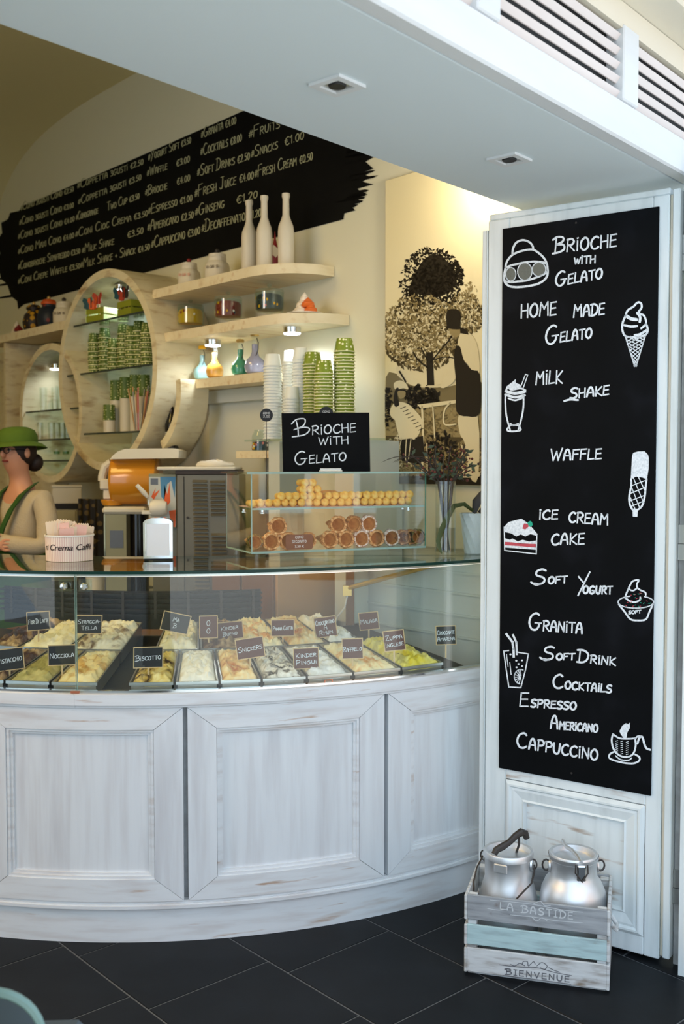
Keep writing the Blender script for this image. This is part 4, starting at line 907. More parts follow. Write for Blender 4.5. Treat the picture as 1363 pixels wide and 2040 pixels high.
player('printed_field', 'sepia_tan', [[(48, 1230), (545, 1250), (545, 1400), (48, 1400)]]+leaves(280, 1330, 260, 90, 300, 12))
player('printed_glow', 'sepia_light', [[(100, 1040), (260, 900), (420, 880), (430, 1100), (330, 1140), (180, 1130)]])
player('printed_dark_tree', 'sepia_dark', [[(170, 700), (165, 640), (190, 570), (230, 500), (275, 460), (330, 455), (370, 500), (405, 540), (415, 600), (380, 650), (310, 680), (240, 700)]]+leaves(285, 590, 165, 170, 900, 11)+leaves(180, 700, 50, 50, 90, 10)+leaves(390, 560, 55, 70, 120, 10))
player('printed_olive_shade', 'sepia_brown', leaves(230, 870, 200, 190, 620, 15)+leaves(460, 770, 90, 110, 200, 13))
player('printed_olive_crown', 'sepia_tan', leaves(230, 850, 205, 190, 800, 11)+leaves(450, 760, 100, 110, 240, 10)+leaves(480, 660, 40, 60, 30, 9))
player('printed_olive_light', 'sepia_light', leaves(220, 830, 190, 170, 330, 8)+leaves(460, 750, 80, 90, 90, 7))
player('printed_trunk', 'sepia_dark', [[(255, 960), (290, 960), (298, 1130), (262, 1130)]], [([(280, 1010), (330, 950), (380, 890), (400, 850)], 7), ([(265, 1040), (215, 1000), (190, 960)], 8), ([(290, 1000), (350, 985), (400, 990)], 5), ([(120, 1060), (150, 1110)], 12), ([(230, 940), (262, 1000)], 9)])
player('printed_shrub', 'sepia_dark', leaves(230, 1190, 90, 60, 150, 16)+leaves(60, 1240, 30, 100, 90, 12))
player('printed_grass', 'sepia_brown', [[(48, 1390), (545, 1400), (545, 1645), (48, 1645)]])
player('printed_grass_tufts', 'sepia_tan', leaves(200, 1500, 190, 110, 900, 9)+leaves(470, 1520, 90, 110, 300, 9))
player('printed_grass_tips', 'sepia_light', leaves(140, 1470, 120, 90, 220, 6)+leaves(480, 1560, 80, 60, 90, 6))
player('printed_ground_shade', 'sepia_dark', [[(48, 1600), (545, 1590), (545, 1650), (48, 1650)], [(120, 1400), (210, 1400), (230, 1540), (130, 1520)]]+leaves(330, 1480, 90, 110, 160, 14))
player('printed_chairs', 'sepia_light', [[(210, 1230), (410, 1205), (412, 1222), (230, 1250)], [(95, 1310), (200, 1290), (210, 1400), (120, 1410)]],
       [([(235, 1240), (240, 1400), (235, 1580)], 10), ([(290, 1235), (300, 1400)], 9), ([(180, 1390), (165, 1510)], 6), ([(130, 1400), (110, 1500)], 6), ([(380, 1220), (350, 1260), (350, 1330), (410, 1330)], 8), ([(440, 1440), (445, 1560)], 9), ([(475, 1440), (478, 1540)], 9), ([(260, 1430), (262, 1570)], 7), ([(155, 1400), (150, 1510), (170, 1530)], 5)])
player('printed_woman', 'sepia_light', [[(95, 1150), (90, 1120), (120, 1105), (150, 1118), (165, 1150), (140, 1145), (118, 1150)], [(85, 1230), (110, 1215), (160, 1225), (200, 1260), (235, 1310), (220, 1380), (190, 1410), (165, 1370), (120, 1330), (75, 1290), (70, 1260)]])
player('printed_woman_hair', 'sepia_dark', [[(98, 1150), (115, 1145), (108, 1190), (118, 1230), (96, 1240), (88, 1200)], [(112, 1150), (150, 1152), (150, 1164), (114, 1162)], [(200, 1400), (240, 1390), (250, 1520), (205, 1530)]],
       [([(125+i*13, 1250+i*16), (150+i*13, 1240+i*16)], 5) for i in range(8)])
player('printed_face', 'sepia_tan', [[(112, 1160), (148, 1162), (146, 1190), (125, 1200), (112, 1185)], [(378, 830), (428, 828), (430, 870), (405, 885), (380, 862)]])
player('printed_shirt', 'sepia_light', [[(425, 880), (450, 850), (490, 870), (520, 930), (532, 1060), (500, 1080), (470, 1020), (430, 1000), (415, 960)], [(330, 1120), (395, 1030), (412, 1050), (400, 1110), (345, 1145)], [(425, 1280), (520, 1280), (525, 1600), (480, 1600), (455, 1430), (430, 1380)]])
player('printed_apron', 'sepia_dark', [[(405, 940), (430, 930), (450, 1000), (490, 1050), (532, 1075), (532, 1270), (470, 1290), (412, 1265), (410, 1120), (400, 1010)], [(365, 745), (430, 748), (430, 828), (425, 842), (375, 838), (362, 820)], [(430, 830), (470, 850), (475, 870), (432, 862)]])
player('printed_shoes', 'sepia_light', [[(430, 1590), (470, 1560), (520, 1570), (530, 1600), (440, 1605)]], [([(310, 1125), (340, 1118)], 9), ([(240, 1135), (315, 1140)], 6)])
# ================================================================ SHELVES
def wbox(mb, s0, s1, d0, d1, z0, z1, b=0, m=0): return mb.box(s0, s1, d0, d1, z0, z1, b=b, m=m, tf=lambda p: Wp(p.x, p.y, p.z))
def shelf_poly(s0, s1, d, rc=.22, n=10):
    """plan outline with a big rounded right-hand front corner"""
    P = [(s0, .002), (s1, .002), (s1, .05)]
    for i in range(n+1):
        a = PI/2*i/n; P.append((s1-rc*1.25+rc*1.25*math.cos(a), .05+(d-.05)*math.sin(a)))
    P.append((s0, d)); return P
def shelf(name, label, s0, s1, d, z, th=.046, rc=.22, grp=None, lift=0):
    t = thing(name, label, 'shelf', Wp((s0+s1)/2, 0, z-th), WROT, grp)
    P = shelf_poly(s0, s1, d, rc) if rc else [(s0, .002), (s1, .002), (s1, d), (s0, d)]
    MB().prism(P, lambda a, b: Wp(a, b, z), lambda a, b: Wp(a, b, z-th)).build('board', 'shelf_wood', t, world=True, smooth=.5)
    return t
G1 = 'cream wooden wall shelves'
sh1 = shelf('wall_shelf', 'upper cream wooden shelf with rounded end, carrying white bottles', -1.47, -.344, .30, 2.522)
sh2 = shelf('wall_shelf', 'middle cream wooden shelf with rounded end, carrying glass candy dishes', -1.40, -.239, .30, 2.285)
sh3 = shelf('wall_shelf', 'short lower shelf carrying four round coloured flasks', -1.36, -.60, .21, 2.040, rc=0)
sh4 = shelf('wall_shelf', 'left cream wooden shelf beside the big ring, carrying dark jars', -3.6, -2.35, .34, 2.455, th=.05, rc=0)
sh6 = shelf('wall_shelf', 'tiny plank shelf with a small jar, left of the standing sign', -.86, -.50, .2, 1.665, th=.035, rc=0)
t = thing('back_box', 'tall pale wall cabinet behind the flask shelf', 'cabinet', Wp(-.9, 0, 1.3), WROT)
wbox(MB(), -1.36, -.62, .002, .02, 1.40, 1.97).build('back_panel', 'cab_pale', t, world=True, smooth=0)
wbox(MB(), -1.36, -.50, .002, .06, 1.925, 1.992).build('top_rail', 'cab_pale', t, world=True, smooth=0)
t = thing('tall_locker', 'dim brown wooden cabinet panel left of the small ring', 'cabinet', Wp(-3.4, 0, 0), WROT)
wbox(MB(), -4.2, -3.05, .002, .10, 0, 2.40).build('panel', 'ring_wood', t, world=True, smooth=0)
wbox(MB(), -3.30, -3.27, .101, .33, 1.2, 2.40).build('side_board', 'ring_wood', t, world=True, smooth=0)
# ring shelves
def ring(name, label, s, z, R0, R1, dpt, back='ring_back', a0=0, a1=360, n=64, backm=True, bk=.004):
    t = thing(name, label, 'shelf', Wp(s, 0, z-R1), WROT)
    full = a1-a0 >= 360
    mb = MB(); vs = []; fs = []; n_ = n
    for i in range(n_ if full else n_+1):
        a = math.radians(a0+(a1-a0)*i/n_); c, si = math.cos(a), math.sin(a)
        vs += [Wp(s+R1*c, dpt, z+R1*si), Wp(s+R0*c, dpt, z+R0*si), Wp(s+R0*c, bk, z+R0*si), Wp(s+R1*c, bk, z+R1*si)]
    m_ = n_ if full else n_
    for i in range(m_):
        o = i*4; o2 = ((i+1) % n_)*4 if full else (i+1)*4
        for k in range(4): fs.append((o+k, o2+k, o2+(k+1) % 4, o+(k+1) % 4))
    if not full: fs += [(0, 1, 2, 3), (n_*4+3, n_*4+2, n_*4+1, n_*4)]
    mb.add(vs, fs).build('hoop', 'ring_wood', t, world=True)
    if full and backm:
        MB().add([Wp(s+(R0-.001)*math.cos(2*PI*i/n), .006, z+(R0-.001)*math.sin(2*PI*i/n)) for i in range(n)], [tuple(range(n))]).build('back_panel', back, t, world=True, smooth=0)
    return t
BS, BZ, BR1, BR0, BDP = -1.89, 2.122, .560, .515, .36
big = ring('ring_shelf', 'large round whitewashed wooden ring shelf with glass boards and paper cups', BS, BZ, BR0, BR1, BDP)
SS, SZ = -2.60, 1.912
sm = ring('ring_shelf', 'smaller round whitewashed ring shelf with drinking glasses, further left', SS, SZ, .385, .425, .35, back='ring_back_green')
cr = ring('arc_shelf', 'curved cream wooden arc shelf at the right of the big ring', -1.545, 1.985, .30, .345, .30, a0=-62, a1=9, n=20, backm=False, bk=.13)
def puck(label, p, parent_power=5, loc_only=False, r=.042):
    t = thing('puck_light', label, 'lamp', p, 0, 'round white shelf lights')
    MB().lathe([(r, 0), (r, -.006), (r*.96, -.014), (r*.96, -.028)], 24).build('housing', 'chrome', t)
    MB().lathe([(r*.95, -.0282), (r*.9, -.034), (1e-4, -.036)], 24).build('diffuser', 'led', t)
    lamp('puck_glow', 'SPOT', p+Vector((0, 0, -.045)), parent_power, (.86, .94, 1.0), .03, ang=2.9)
    return t
puck('round shelf light above the coloured flasks, left of the pair', Wp(*(lambda q: (q[0], .17, 2.2385))(wsz(424, 683, .17))), 7)
puck('round shelf light above the cup stacks, right of the pair', Wp(*(lambda q: (q[0], .17, 2.2385))(wsz(582, 658, .17))), 9)
qb = wsz(242, 560, .2); puck('round light at the top inside the large ring', Wp(qb[0], .2, BZ+math.sqrt(BR0**2-(qb[0]-BS)**2)-.006), 4)
qb = wsz(112, 700, .2); puck('round light at the top inside the smaller ring', Wp(qb[0], .2, SZ+math.sqrt(.385**2-(qb[0]-SS)**2)-.006), 3)
def gshelf(s, z, R, zz, label, par):
    hw = math.sqrt(max(.01, (R-.004)**2-(zz-z)**2))
    o = wbox(MB(), s-hw, s+hw, .01, .325, zz-.004, zz+.004).build('glass_board', 'glass_green', par, world=True, smooth=0)
    wbox(MB(), s-hw, s+hw, .3255, .329, zz-.006, zz+.0045).build('board_edge', 'shelf_edge', o, world=True, smooth=0)
    return zz+.0045
zg1 = gshelf(BS, BZ, BR0, BZ+.29, '', big); zg2 = gshelf(BS, BZ, BR0, BZ+.005, '', big); zg3 = gshelf(BS, BZ, BR0, BZ-.345, '', big)
h1 = gshelf(SS, SZ, .385, SZ+.02, '', sm); h2 = gshelf(SS, SZ, .385, SZ-.16, '', sm); h3 = gshelf(SS, SZ, .385, SZ-.29, '', sm)
# ================================================================ THINGS ON THE WALL SHELVES
def on_shelf(x, y, d, z):
    s_, _ = wsz(x, y, d); return Wp(s_, d, z)
BT = [(.0001, 0), (.036, 0), (.038, .004), (.038, .17), (.035, .195), (.024, .222), (.0165, .245), (.0155, .32), (.0175, .328), (.0175, .343), (.012, .345), (.0001, .345)]
for i, (x, y, lb) in enumerate([(497, 533, 'matt white bottle, leftmost and nearest the white jars'), (527, 527, 'matt white bottle in the middle of the three on the upper shelf'), (570, 518, 'matt white bottle on the right, apart from the other two')]):
    t = thing('bottle', lb, 'bottle', on_shelf(x, y, (.2, .2, .15)[i], 2.5225), 0, 'white bottles on the upper shelf')
    MB().lathe(BT, 24).build('body', 'cream_pot', t)
    MB().lathe([(.0181, .326), (.019, .330), (.019, .342), (.0181, .346)], 20, cap=False).build('lip', 'cream_pot', t)
t = thing('figurine', 'dark red ornament standing behind the white bottles', 'ornament', on_shelf(548, 520, .08, 2.5225))
MB().lathe([(.022, 0), (.024, .01), (.012, .03), (.018, .07), (.026, .10), (.014, .13), (.006, .17), (.001, .21)], 14).build('body', 'red_deco', t)
MB().box(-.024, .024, -.026, -.022, .09, .13, tf=lambda p: Matrix.Rotation(.7, 3, 'Y') @ (p-Vector((0, 0, .11)))+Vector((0, 0, .11))).build('diamond', 'cream_pot', t, smooth=0)
JR = [(.0001, 0), (.052, 0), (.055, .004), (.055, .075), (.048, .092), (.036, .102), (.036, .118), (.0001, .118)]
def cookie_jar(lb, p, knob, mark, rz, k=1.0):
    t = thing('ceramic_jar', lb, 'jar', p, rz, 'white lidded jars'); t.scale = (k, k, k)
    sq = lambda q: Vector((math.copysign(abs(q.x/.055)**.75*.055, q.x), math.copysign(abs(q.y/.055)**.75*.055, q.y), q.z))
    MB().lathe(JR, 28, tf=sq).build('body', 'cream_pot', t)
    l = MB().lathe([(.040, .1185), (.042, .123), (.041, .134), (.02, .139), (.0001, .139)], 24).build('lid', 'cream_pot', t)
    MB().ball((0, 0, .149), .012).build('knob', knob, l)
    if mark:
        mb = MB()
        for c_ in range(3): write(mb, ('TEA', 'CAF', 'SUG')[c_][:3], -.026+c_*.021, .062, -.012+c_*.021, .062, .012, lambda a, b: sq(Vector((a, -.0552 if abs(a) < .02 else -.055, b)))+Vector((0, -.003, 0)), .0022, ydir=1)
        mb.build('lettering', mark, t, smooth=0)
cookie_jar('white ceramic jar with a small red lid knob on the upper shelf', on_shelf(377, 562, .16, 2.5225), 'red_deco', 'faint_red', WROT+.5, 1.02)
cookie_jar('white ceramic jar with dark lettering and dark knob on the upper shelf', on_shelf(433, 550, .16, 2.5225), 'old_iron', 'faint_grey', WROT+.5, 1.08)
cookie_jar('pale ceramic jar on the left shelf, half hidden by the big ring', on_shelf(128, 636, .2, 2.4555), 'old_iron', 'faint_grey', WROT+.6, 1.15)
# glass candy dishes
def candy(lb, p, cm, spots):
    t = thing('candy_dish', lb, 'jar', p, WROT, 'glass candy dishes on the middle shelf'); t.scale = (1.1, 1.1, 1.32)
    MB().lathe([(.03, 0), (.03, .004), (.008, .010), (.007, .026), (.02, .032)], 20).build('foot', 'glass', t)
    MB().lathe([(.018, .032), (.058, .036), (.063, .042), (.064, .105), (.063, .106), (.062, .044), (.056, .039)], 28, cap=False).build('bowl', 'glass_green', t)
    MB().lathe([(.066, .107), (.062, .116), (.02, .122), (.006, .123), (.006, .127), (.012, .131), (.010, .137), (.0001, .139)], 24, cap=False).build('lid', 'glass_green', t)
    c = MB().lathe([(.0001, .043), (.056, .043), (.059, .05), (.059, .088), (.05, .098), (.03, .102), (.0001, .103)], 22).build('sweets', cm, t, smooth=1)
    for k in range(14):
        a = rnd.uniform(PI, 2*PI); z = rnd.uniform(.052, .092)
        MB().ball((.058*math.cos(a), .058*math.sin(a), z), (.007, .005, .006), 7, 5).build('sweet', spots[k % len(spots)], c)
candy('footed glass dish filled with bright yellow sweets', on_shelf(380, 647, .16, 2.2855), 'candy_yellow', ['candy_yellow', 'candy_red', 'candy_white'])
candy('footed glass dish filled with dark red sweets', on_shelf(455, 634, .16, 2.2855), 'candy_red', ['candy_white', 'candy_red', 'candy_blue', 'candy_yellow'])
candy('footed glass dish filled with dark blue and yellow sweets', on_shelf(537, 620, .14, 2.2855), 'candy_blue', ['candy_yellow', 'candy_yellow', 'candy_blue', 'candy_pink'])
def meringues(lb, p, cols, k=1):
    t = thing('meringue_plate', lb, 'plate', p, WROT); t.scale = (k, k, k)
    MB().lathe([(.0001, 0), (.04, 0), (.09, .008), (.091, .011), (.04, .004), (.0001, .004)], 24, cap=False).build('plate', 'white_plastic', t)
    for i, (x, y, z) in enumerate([(-.045, 0, .006), (0, -.02, .006), (.045, .0, .006), (.01, .03, .006), (-.02, .005, .038), (.025, -.0, .036), (0, .0, .062)]):
        h = .7 if z > .05 else 1
        MB().lathe([(.0001, 0), (.026*h, 0), (.033*h, .008), (.028*h, .018), (.029*h, .022), (.018*h, .031), (.018*h, .034), (.006*h, .043), (.0001, .049)], 12, c=(x, y), z0=z).build('meringue', cols[i % len(cols)], t)
meringues('plate piled with white meringues and orange pastries on the middle shelf', on_shelf(607, 614, .14, 2.2855), ['meringue', 'meringue', 'orange_pastry'])
meringues('plate of pale meringues at the far left end of the left shelf', on_shelf(34, 658, .2, 2.4555), ['meringue', 'meringue', 'red_deco'], 1.0)
# flasks
def flask(lb, p, col, cap_col, k):
    t = thing('flask', lb, 'bottle', p, WROT, 'round coloured flasks with stoppers'); t.scale = (k, k, k)
    MB().lathe([(.0001, 0), (.02, 0), (.038, .012), (.044, .034), (.038, .058), (.018, .078), (.0125, .095), (.0125, .125), (.0001, .125)], 24).build('body', col, t)
    MB().lathe([(.0135, .1255), (.0135, .150), (.0165, .156), (.0001, .156)], 16).build('neck', 'glass', t)
    MB().lathe([(.0001, .1565), (.016, .1565), (.019, .163), (.017, .172), (.0001, .175)], 14).build('stopper', cap_col, t)
    MB().tube([(.013, 0, .150), (.03, -.005, .13), (.036, -.01, .10), (.034, -.02, .075)], .0018, 5).build('cord', 'old_iron', t)
flask('pale blue round flask with cork, leftmost on the short shelf', on_shelf(403, 751, .13, 2.0405), 'fl_blue', 'candy_yellow', 1.06)
flask('amber orange round flask with cork beside the pale blue one', on_shelf(428, 749, .15, 2.0405), 'fl_orange', 'brass', 1.08)
flask('turquoise green round flask with dark cap on the short shelf', on_shelf(479, 744, .13, 2.0405), 'fl_green', 'brass', 1.08)
flask('lilac round flask with gold cap, rightmost on the short shelf', on_shelf(508, 741, .12, 2.0405), 'fl_lilac', 'brass', 1.22)
# small jar on the tiny plank
t = thing('glass_jar', 'small glass jar of mixed sweets on the tiny plank shelf', 'jar', on_shelf(521, 893, .12, 1.6655), WROT)
MB().lathe([(.0001, 0), (.045, 0), (.048, .004), (.048, .075), (.036, .095), (.036, .105)], 22, cap=False).build('body', 'glass_green', t)
c = MB().lathe([(.0001, .004), (.043, .004), (.043, .045), (.0001, .05)], 18).build('sweets', 'candy_blue', t)
for k in range(12):
    a = rnd.uniform(PI, 2*PI); MB().ball((.042*math.cos(a), .042*math.sin(a), rnd.uniform(.01, .044)), (.009, .005, .007), 7, 5).build('sweet', ['candy_pink', 'candy_yellow', 'candy_white', 'candy_red'][k % 4], c)
# cup stacks ---------------------------------------------------
def cup_mesh(m, r=.042, h=.060, dots=None):
    mb = MB().lathe([(r*.76, h), (r*.78, h), (r, .004), (r*1.07, .003), (r*1.07, -.001), (r, -.001)][::1], 18, cap=False)
    mb.add([Vector((r*.77*math.cos(2*PI*i/18), r*.77*math.sin(2*PI*i/18), h)) for i in range(18)], [tuple(range(18))])
    return mb
def cup_proto(name, label, m, r, h, grp, rim=None):
    t = thing(name, label, 'cup', (0, 0, 0), 0, grp)
    mb = MB().lathe([(.0001, h), (r*.76, h), (r*.78, h-.001), (r, .005)], 18, cap=False)
    b = mb.build('body', m, t)
    MB().lathe([(r, .0045), (r*1.06, .0045), (r*1.07, .002), (r*1.06, 0), (r*.99, 0)], 18, cap=False).build('rim', rim or m, t)
    return t
used = {}
def stack(x, ytop, ybase, d, zb, step, kind, label, grp, r=.042, h=.062, top=None):
    """cups nested upside down, one object each, standing at zb, the stack top at photo height ytop"""
    s_, z = wsz(x, ytop, d); n = max(2, int((z-h-zb)/step)+1)
    key = (kind, r, h)
    base_label = label
    for k in range(n):
        j = n-1-k
        label = base_label % ('topmost' if j == 0 else 'lowest' if j == n-1 else ORD[min(j, 32)]+' from the top')
        loc = Wp(s_, d, zb+k*step)+Vector((rnd.uniform(-.001, .001), rnd.uniform(-.001, .001), 0))
        if key not in used:
            used[key] = cup_proto('paper_cup', label, kind, r, h, grp, 'cup_rim' if kind != 'cup_white' else 'cup_white'); o = used[key]; o.location = loc
        else: o = dup(used[key], loc, rnd.uniform(0, 6), label, grp)
    return n
ZS = 1.712
t = thing('glass_shelf', 'clear glass shelf on a pale post carrying the cup stacks', 'shelf', Wp(-.3, .2, 1.2), WROT)
wbox(MB(), -.46, .16, .10, .44, ZS-.010, ZS-.001).build('board', 'glass_green', t, world=True, smooth=0)
wbox(MB(), -.36, -.28, .24, .38, 1.171, ZS-.0105).build('post', 'cab_pale', t, world=True, smooth=0)
wbox(MB(), .0, .12, .012, .3, .93, ZS-.0105).build('post', 'cab_pale', t, world=True, smooth=0)
nn = 0
nn += stack(543, 703, 877, .36, ZS, .0135, 'cup_white', 'white paper cup, %s in the tall stack nearest the flasks', 'white cups, front left stack', .040, .055)
nn += stack(578, 696, 877, .16, ZS, .0135, 'cup_white', 'white paper cup, %s in the slim rear stack', 'white cups, rear stack', .036, .055)
nn += stack(582, 771, 877, .32, ZS, .0135, 'cup_white', 'white paper cup, %s in the short stack between tall ones', 'white cups, short stack', .034, .055)
nn += stack(599, 693, 877, .27, ZS, .0135, 'cup_white', 'cream paper cup, %s in the stack beside the green cups', 'white cups, right stack', .037, .055)
nn += stack(623, 700, 877, .26, ZS, .0135, 'cup_green', 'green dotted cup, %s in the left green stack', 'green cups, left stack', .042, .058)
nn += stack(645, 714, 877, .34, ZS, .0135, 'cup_green', 'green dotted cup, %s in the middle green stack', 'green cups, middle stack', .040, .058)
nn += stack(686, 674, 877, .26, ZS, .0135, 'cup_green', 'green dotted cup, %s in the tallest green stack', 'green cups, right stack', .044, .058)
# cups inside the big ring
rs = []
for i, (x, yt) in enumerate([(168, 653), (187, 664), (208, 654), (226, 668), (246, 644), (262, 645), (277, 632), (293, 634)]):
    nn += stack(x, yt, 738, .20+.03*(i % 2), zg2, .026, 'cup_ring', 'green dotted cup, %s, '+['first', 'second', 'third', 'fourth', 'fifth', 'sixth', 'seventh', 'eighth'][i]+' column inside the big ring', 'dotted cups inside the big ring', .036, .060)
for i, (x, yt, lb) in enumerate([(196, 762, 'left'), (231, 758, 'second'), (250, 752, 'third'), (270, 747, 'fourth from left'), (287, 747, 'right end')]):
    s_, z = wsz(x, yt, .2); t = thing('cup_tube', 'tall cream cup sleeve topped with green dotted cups, %s on the bottom board' % lb, 'cups', Wp(s_, .2, zg3), 0, 'cup sleeves in the big ring')
    hh = z-zg3
    MB().lathe([(.0001, 0), (.034, 0), (.034, hh*.62), (.0001, hh*.62)], 18).build('cream_sleeve', 'cream_pot', t)
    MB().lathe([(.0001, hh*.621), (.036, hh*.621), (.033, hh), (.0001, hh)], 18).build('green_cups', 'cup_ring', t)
s_, z = wsz(208, 806, .3); t = thing('cup_tube', 'short cream sleeve with green dotted cups in front of the taller ones', 'cups', Wp(s_, .27, zg3), 0, 'cup sleeves in the big ring')
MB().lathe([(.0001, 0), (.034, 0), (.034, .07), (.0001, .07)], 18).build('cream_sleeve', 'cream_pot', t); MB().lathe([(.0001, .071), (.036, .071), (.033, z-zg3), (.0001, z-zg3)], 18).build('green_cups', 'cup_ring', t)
# folded bags, straws
s_, _ = wsz(277, 860, .27); t = thing('straw_glass', 'clear glass full of grey and pink straws at the right inside the big ring', 'straws', Wp(s_, .27, zg3), 0)
MB().lathe([(.03, 0), (.04, .10)], 18).build('tumbler', 'glass', t)
for k in range(12):
    a = rnd.uniform(0, 2*PI); b_ = rnd.uniform(.02, .05); MB().tube([(.02*math.cos(a), .02*math.sin(a), .005), (b_*math.cos(a)*1.3, b_*math.sin(a)*1.3, rnd.uniform(.2, .26))], .004, 6).build('straw', ['candy_pink', 'card_grey', 'tan_panel'][k % 3], t)
s_, _ = wsz(339, 862, .25); t = thing('dark_bottle', 'dark bottle standing in the curved arc shelf', 'bottle', Wp(s_, .24, 1.6725), 0)
MB().lathe([(.0001, 0), (.035, 0), (.036, .005), (.036, .14), (.02, .18), (.013, .2), (.013, .25), (.0001, .25)], 20).build('body', 'dark_bottle', t)
MB().lathe([(.0365, .04), (.0365, .10)], 20, cap=False).build('label_band', 'card_grey', t)
# toy crates with butterflies at the top of the big ring
def toy_crate(x, y, lb, tag_m, rz, cols):
    s_, _ = wsz(x, y, .27); t = thing('toy_crate', lb, 'crate', Wp(s_, .265, zg1), WROT+rz, 'small green crates in the big ring')
    W_, D_, H_ = .075, .05, .085
    for k in range(2):
        z0 = .004+k*.042
        MB().box(-W_, W_, -D_, -D_+.005, z0, z0+.034).build('slat', 'crate_green', t, smooth=0); MB().box(-W_, W_, D_-.005, D_, z0, z0+.034).build('slat', 'crate_green', t, smooth=0)
        MB().box(-W_-.005, -W_, -D_, D_, z0, z0+.034).build('slat', tag_m, t, smooth=0); MB().box(W_, W_+.005, -D_, D_, z0, z0+.034).build('slat', tag_m, t, smooth=0)
    for sx in (-1, 1):
        for sy in (-1, 1): MB().box(sx*(W_-.004)-.004, sx*(W_-.004)+.004, sy*(D_-.010)-.004, sy*(D_-.010)+.004, .002, .08).build('post', 'crate_green', t, smooth=0)
    MB().box(-W_+.001, W_-.001, -D_+.006, D_-.006, 0, .004).build('base', 'crate_green', t, smooth=0)
    for k, (bx, bz, c_) in enumerate(cols):
        b_ = MB()
        for sg in (-1, 1):
            wp_ = [(0, -.012), (sg*.014, -.020), (sg*.032, -.012), (sg*.030, .010), (sg*.042, .030), (sg*.034, .048), (sg*.016, .040), (0, .012)]
            b_.prism(wp_, lambda q, r: Vector((bx+q, -.055-abs(q)*.3, bz+r)), lambda q, r: Vector((bx+q, -.052-abs(q)*.3, bz+r)))
        b_.tube([(bx, -.056, bz-.02), (bx, -.056, bz+.03)], .004, 6)
        o = b_.build('butterfly', c_, t, smooth=0)
        MB().tube([(bx, -.042, .004), (bx, -.050, bz)], .002, 5).build('stick', 'light_wood', t)
toy_crate(201, 640, 'small green slatted toy crate with teal butterflies, left in the big ring', 'crate_pale', .2, [(-.045, .095, 'bf_teal'), (.0, .09, 'bf_orange'), (.04, .115, 'bf_red')])
toy_crate(262, 622, 'small green slatted toy crate with red and teal butterflies, right in the big ring', 'crate_green', -.05, [(-.055, .115, 'bf_teal'), (.0, .10, 'bf_red'), (.045, .11, 'bf_dark')])
# glasses in the small ring
def tumbler(x, yt, zz, d, lb, grp, r=.026, stem=False):
    s_, z = wsz(x, yt, d); h = max(.05, z-zz); p = Wp(s_, d, zz)
    t = thing('drinking_glass', lb, 'glass', p, 0, grp)
    if stem:
        MB().lathe([(.022, 0), (.022, .003), (.004, .008), (.004, h*.4), (r, h*.55), (r, h)], 14, cap=False).build('bowl', 'glass', t); MB().lathe([(.0001, h*.56), (.018, h*.56), (.02, h*.8), (.0001, h*.8)], 12).build('garnish', 'ring_back_green', t)
    else:
        MB().lathe([(.0001, .003), (r*.85, .003), (r, h), (r*.95, h), (r*.8, .008)], 14, cap=False).build('body', 'glass', t)
for i, x in enumerate((72, 86, 98, 110, 118)): tumbler(x, 768+(i % 2)*4, h1, .16+.08*(i % 2), 'clear tumbler, %s from the left, top board of the small ring' % ORD[i], 'tumblers, small ring top board')
for i, x in enumerate((70, 80, 91, 102, 113, 124, 134)): tumbler(x, 842, h2, .16+.08*(i % 2), 'clear tall glass, %s from the left, middle board of the small ring' % ORD[i], 'tall glasses, small ring middle board', .022)
for i, x in enumerate((97, 113, 131)): tumbler(x, 895, h3, .2, 'clear dessert glass, %s from the left, bottom board of the small ring' % ORD[i], 'dessert glasses, small ring', .028, True)
# dark decorated jars on the left shelf
for x, y, k, mm, lb in ((68, 630, 1.15, 'jar_dark_a', 'dark round jar with yellow and red pattern on the left shelf'), (98, 612, 1.2, 'jar_dark_b', 'dark blue jar with an orange lid on the left shelf')):
    t = thing('pattern_jar', lb, 'jar', on_shelf(x, y+22, .16, 2.4555), WROT, 'dark patterned jars'); t.scale = (k, k, k*1.05)
    MB().lathe([(.0001, 0), (.03, 0), (.058, .03), (.066, .07), (.055, .11), (.036, .13), (.036, .14), (.0001, .14)], 24).build('body', mm, t)
    l = MB().lathe([(.042, .1405), (.044, .15), (.03, .165), (.0001, .17)], 20).build('lid', 'bf_orange' if mm == 'jar_dark_b' else 'jar_dark_a', t)
    MB().ball((0, 0, .176), .01).build('knob', 'brass', l)
    MB().tube([(.06*math.cos(a/12*PI), -.01-.06*0, .08+.05*math.sin(a/12*PI)) if 0 else ((.064+.02*math.sin(a/12*PI)), 0, .04+.07*a/12) for a in range(13)], .004, 6).build('handle', 'red_deco', t)
# ================================================================ ON THE GLASS TOP
ZG = 1.2505
# pastry display case ------------------------------------------
CA = math.radians(23.6); cx_, cy_ = -.328, 3.712
case = thing('pastry_case', 'glass pastry display case on clear feet with two levels', 'display case', (cx_+.3565*math.cos(CA), cy_+.3565*math.sin(CA), ZG), CA)
